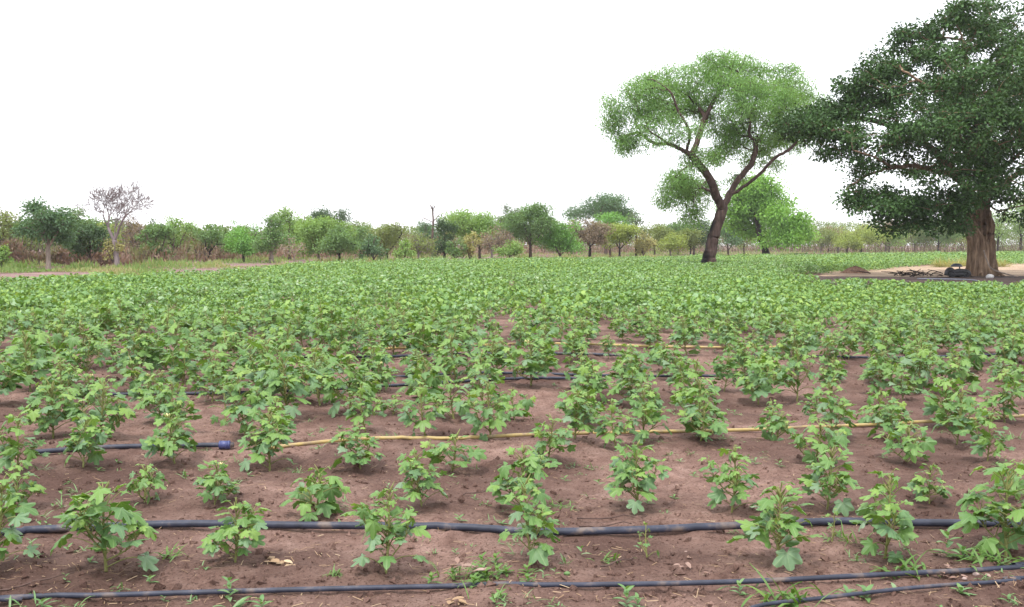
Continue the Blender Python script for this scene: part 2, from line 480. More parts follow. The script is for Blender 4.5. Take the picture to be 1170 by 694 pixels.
def build_okra(seed, H, spread, nleaf, big=.15, side=1, flower=False, droopy=0.0, sparse=False):
    g = np.random.default_rng(seed)
    stem = MB(); fol = MB(); vv = []; fl = MB()
    def axis_stem(p0, p1, bend, r0, n, ph0, low=.12, f=1.0):
        mid = (p0 + p1) / 2 + bend
        pts = spline([p0, mid, p1], 5)
        tube(stem, pts, np.linspace(r0, r0 * .45, len(pts)), 6)
        L = len(pts) - 1
        for i in range(n):
            u = low + (1 - low) * (i / max(1, n - 1)) ** .85
            q = pts[min(int(u * L), L - 1)] * (1 - (u * L) % 1) + pts[min(int(u * L) + 1, L)] * ((u * L) % 1)
            if u >= .999: q = pts[-1]
            a = ph0 + i * 2.4 + g.uniform(-.4, .4)
            ap = max(0., (u - .82) / .18)               # towards the growing tip
            pl = spread * (1.05 - .5 * u) * g.uniform(.55, 1.15) * f * (1 - .45 * ap)
            elev = R(20 + 30 * u + g.uniform(-14, 14)) - droopy * .5
            d = np.array((math.cos(a) * math.cos(elev), math.sin(a) * math.cos(elev), math.sin(elev)))
            e = q + d * pl
            m = (q + e) / 2 + np.array((0, 0, pl * .10))
            e[2] = max(e[2], .03)
            tube(stem, spline([q, m, e], 3), np.linspace(.0036, .0022, 7), 4, cap=False)
            size = big * .68 * (1.05 - .45 * u) * g.uniform(.55, 1.25) * (1 - .5 * ap)
            V, F3, F4, vn = okra_leaf(size, g.uniform(.08, .36) + droopy * .5, g.uniform(.04, .13), g)
            tilt = -R(np.clip(g.normal(6, 19), -35, 50) - 8 * ap) - droopy * .7
            if g.random() < .12: tilt -= .8
            xd = np.array((math.cos(a) * math.cos(tilt), math.sin(a) * math.cos(tilt), math.sin(tilt)))
            yd = np.cross((0, 0, 1), xd); yd /= np.linalg.norm(yd)
            zd = np.cross(xd, yd)
            ro = g.normal(0, .38); yd, zd = yd * math.cos(ro) + zd * math.sin(ro), zd * math.cos(ro) - yd * math.sin(ro)
            W = e + V @ np.array([xd, yd, zd])
            W[:, 2] = np.maximum(W[:, 2], .012 + V[:, 2] * 0)
            age = np.clip(1.0 - u * 1.0 + g.uniform(-.22, .22), 0, 1)
            b0 = fol.n
            fol.add(W, F4, age); fol.more(F3, b0); vv.append(vn)
        return pts
    lean = np.array((g.uniform(-.12, .12), g.uniform(-.12, .12), 0)) * H
    top = np.array((0, 0, H)) + lean
    ms = axis_stem(np.array((0, 0, -.03)), top, lean * .3, .0085, nleaf, g.uniform(0, 6))
    for s in range(side):
        a = s * 2 * np.pi / max(1, side) + g.uniform(0, 1.5)
        b = ms[2 + s % 3]
        e = b + np.array((math.cos(a) * g.uniform(.11, .19), math.sin(a) * g.uniform(.11, .19), H * g.uniform(.3, .6)))
        axis_stem(b, e, np.array((math.cos(a), math.sin(a), -.3)) * .03, .005, max(4, nleaf // 2), g.uniform(0, 6), .25, .75)
    # buds and pods near the top
    for q in range(0 if sparse else g.integers(2, 5)):
        a = g.uniform(0, 6.28); b = ms[-1 - g.integers(0, 3)]
        d = np.array((math.cos(a) * .5, math.sin(a) * .5, 1)); d /= np.linalg.norm(d)
        tube(stem, [b, b + d * .02, b + d * .04, b + d * g.uniform(.055, .085)], [.003, .0065, .006, .001], 5)
    if flower:
        c = top + np.array((.02, -.03, -.01))
        for q in range(5):
            a = q * 2 * np.pi / 5
            u = np.array((math.cos(a), math.sin(a), 0)); v = np.array((-math.sin(a), math.cos(a), 0))
            fl.add([c, c + u * .016 + v * .016 + (0, 0, .014), c + u * .020 + (0, 0, .034), c + u * .016 - v * .016 + (0, 0, .014)], [(0, 1, 2, 3)])
    ms_ = stem.mesh('stem', M_STEM); mf = fol.mesh('foliage', M_OKRA)
    at = mf.attributes.new('vein', 'FLOAT', 'POINT'); at.data.foreach_set('value', np.concatenate(vv).astype(np.float32))
    return ms_, mf, (fl.mesh('flower', M_PETAL) if flower else None)

KINDS = {   # kind -> (adjective, list of prototypes)
 'bushy':  ('bushy', [build_okra(21 + i, .34 + .02 * i, .20, 22 + 2 * (i % 4), .135, 2 + i % 3, i == 2) for i in range(9)]),
 'big':    ('large broad-leaved', [build_okra(41 + i, .42, .23, 24, .16, 3, False) for i in range(3)]),
 'tall':   ('upright', [build_okra(61 + i, .46, .17, 25, .13, 2 + i % 2, False) for i in range(5)]),
 'small':  ('small', [build_okra(81 + i, .24, .17, 16, .12, 2, False) for i in range(3)]),
 'sparse': ('sparse spindly', [build_okra(91 + i, .30, .12, 8, .095, 1, False, sparse=True) for i in range(2)]),
 'droopy': ('wilting droopy', [build_okra(101 + i, .30, .21, 17, .17, 2, False, .4) for i in range(2)]),
}
FIRST = {}
def put_okra(x, y, kind, scale, label):
    adj, protos = KINDS[kind]
    pi = random.randrange(len(protos)); ms_, mf, mfl = protos[pi]
    o = bpy.data.objects.new('okra_plant', None); col.objects.link(o)
    o.location = (x, y, float(gh(x, y)) - .005)
    o.rotation_euler = (random.uniform(-.06, .06), random.uniform(-.06, .06), random.uniform(0, 6.28))
    o.scale = (scale * random.uniform(.93, 1.07), scale * random.uniform(.93, 1.07), scale)
    tag(o, label.replace('{}', adj + (' flowering' if mfl else '')), 'okra plant', 'okra plants growing in rows')
    for nm, me in (('stem', ms_), ('foliage', mf), ('flower', mfl)):
        if not me: continue
        if (kind, pi, nm) not in FIRST:
            c = bpy.data.objects.new(nm, me); FIRST[(kind, pi, nm)] = c
        else:
            c = FIRST[(kind, pi, nm)].copy()
        col.objects.link(c); c.parent = o
    return o
ORD = ['zeroth', 'first', 'second', 'third', 'fourth', 'fifth', 'sixth', 'seventh', 'eighth', 'ninth', 'tenth', 'eleventh', 'twelfth', 'thirteenth', 'fourteenth', 'fifteenth', 'sixteenth', 'seventeenth', 'eighteenth', 'nineteenth', 'twentieth']
ORD += ['twenty-' + a for a in ORD[1:10]] + ['thirtieth'] + ['thirty-' + a for a in ORD[1:10]] + ['fortieth'] + ['forty-' + a for a in ORD[1:10]]
def ordl(n): return ORD[n] if n < len(ORD) else str(n) + 'th'
near = [
 [(-8, 652, 'tall', 1.0), (122, 652, 'big', 1.02), (268, 642, 'bushy', .86), (440, 652, 'tall', .93), (608, 644, 'tall', .92), (740, 638, 'sparse', .62), (888, 642, 'bushy', 1.0), (950, 622, 'sparse', .6), (1010, 640, 'tall', 1.02), (1150, 642, 'big', 1.12)],
 [(15, 585, 'bushy', .85), (165, 572, 'small', .95), (245, 576, 'bushy', .72), (360, 586, 'droopy', .95), (482, 578, 'bushy', .82), (592, 582, 'big', .95), (730, 582, 'bushy', .93), (835, 585, 'tall', .92), (945, 582, 'bushy', .98), (1062, 578, 'bushy', .68), (1160, 572, 'small', 1.0)],
 [(20, 545, 'bushy', .9), (95, 537, 'big', .88), (200, 530, 'bushy', 1.0), (308, 535, 'bushy', 1.02), (412, 538, 'bushy', .85), (515, 538, 'small', 1.1), (625, 532, 'bushy', .85), (705, 517, 'tall', .85), (800, 510, 'small', 1.15), (884, 508, 'sparse', 1.0), (930, 536, 'small', 1.2), (1034, 532, 'small', 1.2), (1128, 530, 'bushy', .85)],
]
n_okra = 0
for ri, row in enumerate(near):
    where = ('in the nearest row', 'in the second row, behind the thick pipe', 'in the third row back')[ri]
    for k, (px, py, kind, s) in enumerate(row):
        x, y = gnd(px, py)
        put_okra(x, y, kind, s * .93, '{} okra plant, %s from the left %s' % (ordl(k + 1), where)); n_okra += 1
def in_field(x, y):
    """inside the crop's outline, seen in photo pixels of the ground point"""
    if y <= 0: return False
    py = HOR + CAMH * FPX / y * 1.003; px = CX + x / y * FPX
    top = np.interp(px, [-700, -150, 0, 110, 205, 256, 300, 335, 430, 500, 600, 760, 840, 1170, 1900], [352, 345, 335.4, 325, 321.5, 317.5, 313, 307, 304.5, 301.5, 300, 297.2, 295.2, 289.8, 288])
    if py < top: return False
    if px > 860:
        lo = np.interp(px, [860, 945, 1060, 1400], [316.5, 314.5, 303.5, 300]); hi = np.interp(px, [860, 900, 950, 1060], [316.8, 321, 333, 336])
        if lo < py < hi: return False
    if (px - 808) ** 2 / 14 ** 2 + (py - 308) ** 2 / 1.0 ** 2 < 1: return False
    return True
yrow = 8.1; ri = 3
while n_okra < 288:
    half = .51 * yrow + .35; sp = .54
    xs_ = np.arange(-half, half, sp) + random.uniform(0, .3)
    k = 0
    for x in xs_:
        xx = x + random.uniform(-.13, .13); yy = yrow + random.uniform(-.20, .20)
        dens = .98 if xx < 0 else .92
        if vnoise(xx * .5 + 7, yy * .4, 9) > .78 and xx > -1.5: dens -= .35
        if random.random() > dens: continue
        kd = random.choices(['bushy', 'tall', 'big', 'small', 'droopy', 'sparse'], [.42, .21, .13, .13, .06, .05])[0]
        k += 1; n_okra += 1
        s = random.uniform(.58, 1.10) * (1.2 if xx < -.5 else 1.04) * (.98 + .04 * min(ri - 3, 3))
        ppx = CX + xx / yy * FPX
        if ppx < -25 or ppx > 1195: k -= 1; n_okra -= 1; continue
        put_okra(xx, yy, kd, s, '{} okra plant, %s from the left in the %s row back' % (ordl(k), ordl(ri + 1)))
    ri += 1; yrow += .92

# the rest of the crop: thousands of plants
def lod_plant(seed, n, H, Rr, ls):
    g = np.random.default_rng(seed)
    tv = np.array([(0, 0, 0), (.45, .36, -.06), (1, .18, -.2), (.78, 0, -.02), (1, -.18, -.2), (.45, -.36, -.06)], float)
    tf = np.array([(0, 3, 2, 1), (0, 5, 4, 3)])
    a = g.uniform(0, 6.28, n); u = g.random(n) ** .7
    rad = Rr * np.sqrt(g.random(n)) * (1.05 - .45 * u)
    pos = np.stack([np.cos(a) * rad, np.sin(a) * rad, H * (.12 + .85 * u)], -1)
    a2 = a + g.uniform(-.8, .8, n); ti = -g.normal(.25, .5, n)
    M = rotmats(np.stack([np.cos(a2) * np.cos(ti), np.sin(a2) * np.cos(ti), np.sin(ti)], -1), g.uniform(-1.0, 1.0, n))
    mb = MB(); scatter(mb, tv, tf, pos, M, ls * g.uniform(.6, 1.2, n), 0)
    return np.concatenate(mb.V), np.concatenate(mb.F4)
def crop(y0, y1, spx, spy, n, H, Rr, ls, mb, nv=6, half=.60, seed=3, inner=None):
    g = np.random.default_rng(seed)
    pr = [lod_plant(seed * 10 + k, n, H, Rr, ls) for k in range(nv)]
    pts = []
    y = y0
    while y < y1:
        h = half * y + (1.5 if inner is None else 4.5)
        x = np.arange(-h, h, spx); x = x + g.uniform(-.3, .3, len(x)) * spx
        yy = y + g.uniform(-.3, .3, len(x)) * spy
        for a, b in zip(x, yy):
            bare = vnoise(a * .22 + 3, b * .12, 21) > .80 and b < 42
            if inner is not None and abs(a) < inner * b + .6: continue
            if in_field(a, b) and g.random() < (.55 if bare else .96): pts.append((a, b))
        y += spy
    pts = np.array(pts); which = g.integers(0, nv, len(pts))
    for k in range(nv):
        q = pts[which == k]
        if not len(q): continue
        th = g.uniform(0, 6.28, len(q)); s = g.uniform(.72, 1.25, len(q)) * (.85 + .35 * vnoise(q[:, 0] * .3, q[:, 1] * .15, 5))
        V, F = pr[k]
        c, sn = np.cos(th), np.sin(th)
        W = np.stack([(V[None, :, 0] * c[:, None] - V[None, :, 1] * sn[:, None]), (V[None, :, 0] * sn[:, None] + V[None, :, 1] * c[:, None]), np.broadcast_to(V[None, :, 2], (len(q), len(V)))], -1) * s[:, None, None]
        W[..., 0] += q[:, 0, None]; W[..., 1] += q[:, 1, None]; W[..., 2] += gh(q[:, 0], q[:, 1])[:, None]
        FF = (F[None] + (np.arange(len(q)) * len(V))[:, None, None]).reshape(-1, 4)
        mb.add(W.reshape(-1, 3), FF, np.repeat(np.clip(g.random(len(q)) * .5 + vnoise(q[:, 0] * .25, q[:, 1] * .1, 17) * .7 - .1, 0, 1), len(V)))
mb = MB()
crop(yrow, 34, .58, 1.05, 160, .44, .33, .092, mb, seed=3)
crop(34, 62, .62, 1.1, 125, .44, .36, .095, mb, seed=4)
crop(62, 110, .8, 1.3, 85, .44, .46, .125, mb, seed=5)
crop(110, 200, 1.25, 2.1, 48, .44, .8, .21, mb, seed=6)
crop(4.9, yrow - .5, .62, 1.1, 110, .42, .30, .10, mb, half=.52, seed=8, inner=.515)   # its margins beside the counted rows
tag(mb.build('okra_crop', M_OKRAFAR), 'dense green mass of okra plants covering the far part of the field', 'crop', kind='stuff')

# ------------------------------------------------------------------ trees
TREELEAF = (np.array([(0, 0, 0), (.45, .3, .05), (1, 0, -.12), (.45, -.3, .05)], float), np.array([(0, 1, 2, 3)]))
LONGLEAF = (np.array([(0, 0, 0), (.4, .16, .03), (1, 0, -.2), (.4, -.16, .03)], float), np.array([(0, 1, 2, 3)]))

def tree(name, base, limbs, clumps, n_att, leafn, leafs, bark, leafm, label, cat, group=None, r_trunk=.2, tip=.012,
         cluster=.6, seed=1, droop=.2, shell=.55, tmpl=TREELEAF, twigs=0, trunk_flute=None, sides=6, burn=None, minr=0.0, split=0):
    """limbs: list of world-space polylines (first starts at the base). clumps: (centre, radii) ellipsoids the crown fills."""
    g = np.random.default_rng(seed)
    base = np.asarray(base, float)
    nodes = []; par = []
    def near_node(p):
        d = np.linalg.norm(np.array(nodes) - p, axis=1); return int(np.argmin(d))
    for li, L in enumerate(limbs):
        L = np.asarray(L, float)
        S = spline(L, max(4, int(6)))
        if li == 0:
            nodes.append(S[0]); par.append(-1); last = 0; st = 1
        else:
            last = near_node(S[0]); st = 1
        for q in S[st:]:
            q = q + g.normal(0, .0022, 3) * np.linalg.norm(L[-1] - L[0])
            nodes.append(q); par.append(last); last = len(nodes) - 1
    n_limb = len(nodes)
    if split:
        ex = []
        for c, rr in clumps:
            rr = np.asarray(rr)
            for _ in range(split):
                v = g.normal(0, 1, 3); v /= np.linalg.norm(v)
                f = g.uniform(.22, .36)
                ex.append((np.asarray(c) + v * rr * g.uniform(.55, 1.0), rr * f * np.array((1.15, 1.15, .8))))
        clumps = [(c, np.asarray(rr) * .92) for c, rr in clumps] + ex
    vol = np.array([rr[0] * rr[1] * rr[2] for c, rr in clumps]) ** .67; vol /= vol.sum()
    att = []
    for k in g.choice(len(clumps), n_att, p=vol):
        c, rr = clumps[k]
        v = g.normal(0, 1, 3); v /= np.linalg.norm(v)
        att.append(np.asarray(c) + v * np.asarray(rr) * (g.random() ** (1 / 3 * (1 - shell) + .05)))
    att = np.array(att)
    arr = np.array(nodes)
    order = np.argsort([np.min(np.linalg.norm(arr - a, axis=1)) for a in att])
    tips = []
    NA = np.zeros((len(nodes) + n_att * 5 + 5, 3)); NA[:len(nodes)] = arr; cnt = len(nodes)
    for k in order:
        a = att[k]
        D = NA[:cnt] - a
        cost = np.linalg.norm(D, axis=1) + np.maximum(0, D[:, 2]) * .8
        cost[:min(4, n_limb)] += 2.0
        m = int(np.argmin(cost)); p0 = NA[m].copy()
        L = np.linalg.norm(a - p0)
        ns = 4 if L > .8 else 2
        mid = np.array((0, 0, L * g.uniform(.02, .16))) + g.normal(0, .07, 3) * L
        last = m
        for t in np.linspace(0, 1, ns + 1)[1:]:
            q = p0 * (1 - t) + a * t + mid * 4 * t * (1 - t) * .6 + (g.normal(0, .02, 3) * L if t < 1 else 0)
            nodes.append(q); NA[cnt] = q; par.append(last); last = cnt; cnt += 1
        tips.append(last)
    nodes = NA[:cnt]
    rad = np.zeros(cnt); kids = [[] for _ in range(cnt)]
    for q in range(1, cnt): kids[par[q]].append(q)
    e = 2.05
    acc = np.zeros(cnt)
    for q in range(cnt - 1, -1, -1):
        if not kids[q]: acc[q] = tip ** e
        rad[q] = acc[q] ** (1 / e)
        if par[q] >= 0: acc[par[q]] += acc[q] * 1.01
    s = r_trunk / rad[0]
    rad = rad * (1 + (s - 1) * np.clip((rad - tip) / (rad[0] - tip + 1e-9), 0, 1) ** .8)
    rad = np.maximum(rad, minr)
    # chains: follow the thickest kid
    tr = MB()
    stack = [(0, -1)]
    while stack:
        q, frm = stack.pop()
        chain = ([frm] if frm >= 0 else []) + [q]
        while kids[q]:
            ks = sorted(kids[q], key=lambda z: -rad[z])
            for z in ks[1:]: stack.append((z, q))
            q = ks[0]; chain.append(q)
        if len(chain) < 2: continue
        rr = rad[chain].copy()
        if frm >= 0: rr[0] = min(rr[0], rr[1] * 1.15)
        big = rr.max() > r_trunk * .45
        pts = nodes[chain] - base
        fl = trunk_flute if (frm < 0 and trunk_flute) else None
        if frm < 0:      # root flare
            h = pts[:, 2]; ht = max(1e-3, h.max())
            rr = rr * (1 + .45 * np.exp(-np.maximum(h, 0) / (r_trunk * 1.6)))
            pts[0, 2] -= .15
        nn = 28 if fl else (10 if big else (sides if rr.max() > .04 else 3))
        tn = 0.0
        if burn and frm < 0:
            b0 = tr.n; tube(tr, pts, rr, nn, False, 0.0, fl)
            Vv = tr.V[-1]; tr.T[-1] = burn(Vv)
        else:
            tube(tr, pts, rr, nn, False, tn, fl)
    # leafless twigs
    if twigs:
        for q in tips:
            for _ in range(twigs):
                d = nodes[q] - nodes[par[q]]; d /= np.linalg.norm(d) + 1e-9
                d = d + g.normal(0, .55, 3); d[2] += .25; d /= np.linalg.norm(d)
                L = cluster * g.uniform(.5, 1.2); m = nodes[q] + d * L * .5 + g.normal(0, .06, 3) * L
                tube(tr, np.array([nodes[q], m, nodes[q] + d * L]) - base, [tip * .8, tip * .55, tip * .35], 3, False)
    root = empty(name, tuple(base), label, cat, group)
    tr.build('trunk', bark, root)
    if leafn:
        src = np.array(tips)
        idx = np.repeat(src, leafn)
        t = g.random(len(idx)) * .6
        par_a = np.array(par)
        pos = nodes[idx] * (1 - t[:, None]) + nodes[par_a[idx]] * t[:, None]
        off = g.normal(0, 1, (len(idx), 3)); off /= np.linalg.norm(off, axis=1)[:, None]
        off *= (g.random(len(idx)) ** .5)[:, None] * cluster * np.array((1, 1, .72))
        dr = off / cluster + g.normal(0, .6, off.shape); dr[:, 2] -= droop
        M = rotmats(dr, g.uniform(-1.1, 1.1, len(idx)))
        tone = np.repeat(g.random(len(src)), leafn) * .75 + g.random(len(idx)) * .25
        cr = MB()
        scatter(cr, tmpl[0], tmpl[1], pos + off - base, M, leafs * g.uniform(.6, 1.3, len(idx)), tone)
        cr.build('crown', leafm, root, smooth=False)
    return root

# --- the tall feathery tree
B = gnd(808, 307.3); Yt = B[1]; S = Yt / FPX
def Q(px, py, dy=0.0): return P(px, py, Yt + dy)
b0 = np.array((B[0], B[1], 0.0))
limbs = [
 [b0, Q(811, 292), Q(814, 277), Q(818, 262), Q(826, 238, .1), Q(836, 218, .2), Q(847, 200, .3), Q(859, 186, .4), Q(863, 165, .6), Q(856, 150, .8), Q(862, 120, .6), Q(872, 95, .3)],
 [Q(826, 238), Q(819, 226, -.3), Q(811, 205, -.8), Q(797, 186, -1.2), Q(784, 174, -1.5), Q(764, 164, -1.8), Q(742, 150, -2)],
 [Q(837, 222), Q(852, 212, -.4), Q(868, 199, -.8), Q(886, 180, -1.2), Q(903, 170, -1.5), Q(918, 150, -1.5)],
 [Q(790, 178, -1.3), Q(796, 164, -.5), Q(806, 134, 0), Q(821, 104, .4), Q(826, 76, .5)],
 [Q(784, 174, -1.5), Q(788, 152, -2), Q(775, 127, -2.4), Q(766, 105, -2.5), Q(748, 92, -2)],
 [Q(806, 134, 0), Q(795, 115, 1.5), Q(790, 92, 2.5)],
 [Q(817, 220, -.5), Q(805, 216, .8), Q(795, 212, 1.5), Q(785, 222, 2)],
 [Q(797, 186, -1.2), Q(783, 192, -2.5), Q(768, 205, -3)],
 [Q(764, 164, -1.8), Q(748, 164, .5), Q(728, 152, 1.5), Q(712, 158, 1.5)],
 [Q(863, 165, .6), Q(876, 150, 2.0), Q(888, 120, 3.0)],
 [Q(821, 104, .4), Q(840, 88, -1), Q(850, 72, -1.5)],
 [Q(800, 262, 0), Q(800, 262, 0), ][:0] or [Q(811, 205, -.8), Q(802, 212, -2), Q(795, 226, -2.6), Q(790, 240, -2.8)],
]
cl = []
def E(px, py, rx, ry, dy=0, rd=None):
    cl.append((Q(px, py, dy), (rx * S, (rd or rx * .9) * S, ry * S)))
E(830, 76, 44, 20); E(785, 92, 44, 20, 1); E(742, 108, 36, 28, -1); E(718, 140, 26, 34, 0); E(722, 165, 22, 14, 1); E(752, 148, 30, 22, -2)
E(800, 115, 34, 18, 2); E(876, 92, 40, 20, 0); E(908, 105, 26, 24, 1); E(905, 132, 36, 22, -1); E(868, 128, 24, 14, 2); E(838, 98, 34, 16, -2)
E(803, 182, 24, 10, -1.5); E(778, 205, 24, 18, -2.5); E(770, 212, 20, 16, 1); E(838, 165, 22, 10, 1); E(795, 232, 18, 14, 1.5); E(880, 160, 22, 12, 2); E(845, 130, 20, 10, -3)
E(930, 120, 16, 18, 1); E(792, 150, 16, 10, -3); E(860, 180, 26, 10, 3); E(890, 190, 16, 10, 3); E(840, 205, 20, 8, 2); E(825, 140, 30, 18, 2); E(870, 110, 40, 20, -3); E(820, 175, 26, 14, 3); E(800, 215, 22, 14, 3); E(760, 125, 30, 16, 3); E(772, 226, 28, 18, 0); E(700, 128, 16, 22, 0); E(888, 152, 32, 20, 0); E(905, 160, 22, 16, 2); E(850, 150, 26, 18, 2); E(792, 248, 14, 10, 1)
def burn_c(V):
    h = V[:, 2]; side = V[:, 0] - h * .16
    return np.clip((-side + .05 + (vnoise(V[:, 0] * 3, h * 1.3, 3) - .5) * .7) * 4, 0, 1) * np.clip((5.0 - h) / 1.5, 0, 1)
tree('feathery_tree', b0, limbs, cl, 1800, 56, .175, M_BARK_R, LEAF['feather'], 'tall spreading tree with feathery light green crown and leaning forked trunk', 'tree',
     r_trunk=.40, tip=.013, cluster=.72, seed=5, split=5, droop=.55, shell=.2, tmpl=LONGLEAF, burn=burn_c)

# --- the big dark fig tree
B = gnd(1121, 315.5); Yt = B[1]; S = Yt / FPX
b0 = np.array((B[0], B[1], 0.0))
limbs = [
 [b0, Q(1123, 300), Q(1124, 280, .1), Q(1124, 262), Q(1122, 244), Q(1124, 225), Q(1130, 200, .3), Q(1124, 165, .5), Q(1112, 120, .4), Q(1105, 75, .2), Q(1100, 40)],
 [Q(1122, 240), Q(1108, 222, -.3), Q(1092, 204, -.6), Q(1070, 196, -1), Q(1045, 190, -1.3), Q(1020, 192, -1.5), Q(992, 200, -1.6), Q(968, 215, -1.6)],
 [Q(1124, 235), Q(1140, 215, .3), Q(1165, 198, .5), Q(1200, 182, .6), Q(1250, 165, .6), Q(1300, 160, .5)],
 [Q(1108, 222, -.3), Q(1085, 190, .3), Q(1050, 160, .8), Q(1005, 140, 1), Q(960, 135, 1), Q(925, 145, .8)],
 [Q(1130, 200, .3), Q(1150, 160, 1.5), Q(1185, 110, 2.5), Q(1220, 70, 2.5)],
 [Q(1124, 165, .5), Q(1095, 130, -1.5), Q(1055, 95, -2.5), Q(1020, 75, -2.5)],
 [Q(1122, 230), Q(1120, 200, -2), Q(1110, 170, -3.5), Q(1080, 140, -4.5)],
 [Q(1122, 230), Q(1135, 200, 2), Q(1120, 165, 4), Q(1090, 130, 5)],
 [Q(1130, 200, .3), Q(1160, 180, -2.5), Q(1190, 150, -4)],
 [Q(1090, 245, -.9), Q(1075, 238, -1.2), Q(1055, 236, -1.6), Q(1030, 244, -2.0)],
 [Q(1122, 225, .2), Q(1138, 240, -.8), Q(1155, 238, -1.4), Q(1180, 232, -1.8)],
 [Q(1020, 192, -1.5), Q(1000, 180, -2.2), Q(975, 172, -2.6)],
]
limbs.insert(1, [Q(1118, 306, -.2), Q(1112, 290, -.5), Q(1109, 275, -.6), Q(1101, 258, -.7), Q(1090, 245, -.9), Q(1082, 225, -1.1), Q(1078, 205, -1.3)])
cl = []
E(1095, 46, 66, 32); E(1160, 36, 76, 40, 3); E(1040, 78, 60, 30, 0); E(1000, 108, 50, 28, 1); E(950, 140, 50, 24, 0); E(915, 152, 22, 14, 0, 30)
E(1060, 120, 70, 36, -2); E(1130, 90, 80, 50, -4); E(1120, 150, 80, 36, -5); E(1060, 165, 60, 20, 0); E(1000, 160, 50, 18, -2); E(965, 175, 26, 10, -1)
E(1200, 90, 80, 60, 0); E(1260, 140, 70, 50, 0); E(1200, 170, 70, 34, -3); E(1190, 120, 70, 50, 4); E(1100, 110, 80, 50, 5); E(1310, 175, 40, 36, 0); E(978, 102, 26, 16, 0); E(1010, 72, 28, 18, 0); E(1048, 45, 34, 20, 0); E(935, 124, 26, 14, 1); E(905, 140, 20, 14, 0, 30); E(1100, 22, 46, 18, 0); E(1005, 95, 40, 20, 0); E(935, 135, 30, 16, 0); E(960, 120, 30, 18, 1); E(1030, 225, 40, 12, -2); E(1100, 205, 40, 16, -4.5, 24); E(1075, 232, 40, 18, -3, 26); E(1130, 228, 26, 16, -5, 16); E(1018, 238, 34, 14, -2.5, 24); E(1062, 255, 30, 10, -3, 22); E(990, 225, 30, 12, -2, 22); E(1150, 205, 40, 18, -4); E(1096, 252, 18, 8, -3.5, 14)
E(985, 212, 22, 10, -1.5); E(1010, 222, 24, 8, -2); E(975, 236, 16, 6, -1.5, 16); E(1050, 240, 34, 14, -2, 30); E(1085, 228, 30, 12, -1); E(1030, 254, 24, 9, -2, 20); E(1100, 245, 14, 8, -2.5, 16)
E(1160, 222, 34, 12, -1); E(1200, 225, 40, 14, 0); E(1110, 190, 40, 14, 3); E(1125, 205, 30, 20, -3.5, 24); E(1250, 215, 40, 16, 1); E(1050, 190, 40, 9, 3); E(1165, 245, 22, 9, -2)
E(985, 188, 34, 13, -1, 30); E(950, 162, 42, 16, 0, 40); E(930, 150, 30, 14, 1, 30); E(975, 228, 22, 10, -2, 18); E(1020, 262, 20, 8, -2, 16); E(1065, 262, 26, 9, -3, 16); E(1098, 262, 12, 6, -3, 10); E(1000, 245, 24, 10, -2.5, 20)
def fluteF(a, u):
    k = max(0, 1 - u * 1.2)
    return 1 + k * (.20 * np.sin(5 * a + 1 + 3 * u) + .15 * np.sin(8 * a + 5 * u) + .08 * np.sin(13 * a + 2 * u)) + .04 * np.sin(9 * a)
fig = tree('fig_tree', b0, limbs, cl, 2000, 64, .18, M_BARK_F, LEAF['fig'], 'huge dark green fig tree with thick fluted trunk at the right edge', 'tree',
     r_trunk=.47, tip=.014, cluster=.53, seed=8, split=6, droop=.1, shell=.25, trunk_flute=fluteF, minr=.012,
     burn=lambda V: np.clip((V[:, 0] - .25 + .5 * (vnoise(V[:, 0] * 4, V[:, 2] * 1.2, 8) - .5)) * 3, 0, 1) * (V[:, 0] < .75) * np.clip((3.2 - V[:, 2]) / 1.5, 0, 1))  # fig bark toned darker on the right side, fading out up the trunk
# buttress roots of the fig, one part
mb = MB(); g = np.random.default_rng(4)
for a in np.linspace(0, 2 * np.pi, 9, endpoint=False) + g.uniform(-.2, .2, 9):
    d = np.array((math.cos(a), math.sin(a), 0)); L = g.uniform(.95, 1.35)
    tube(mb, spline([d * .36 + (0, 0, 2.0 * g.uniform(.6, 1)), d * .52 + (0, 0, .8), d * .75 + (0, 0, .25), d * L + (0, 0, -.06)], 5), np.linspace(.15, .06, 16), 8, tone=.0)
for a in g.uniform(0, 6.28, 12):   # fused hanging roots
    d = np.array((math.cos(a), math.sin(a), 0)); k = g.uniform(.42, .56)
    tube(mb, spline([d * k * .9 + (0, 0, g.uniform(2, 2.9)), d * k * 1.02 + (0, 0, 1.4), d * k * 1.25 + (.1, 0, .6), d * k * 1.5 + (0, 0, -.05)], 4), np.linspace(.05, .1, 13), 6)
mb.build('buttress_roots', M_BARK_F, fig)
mb = MB(); tube(mb, spline([(-.45, -.35, -.1), (-.42, -.38, 1.0), (-.5, -.35, 1.9), (-.85, -.3, 2.7), (-1.35, -.3, 3.6), (-1.9, -.4, 4.3)], 6), np.linspace(.52, .16, 31), 24, flute=lambda a, u: 1 + .16 * np.sin(6 * a + 4 * u) + .08 * np.sin(11 * a))
tube(mb, spline([(-.8, -.35, 2.6), (-1.2, -.5, 2.9), (-1.8, -.7, 3.1), (-2.3, -.8, 3.6)], 6), np.linspace(.16, .05, 19), 10)
mb.build('side_trunk', M_BARK_F, fig)

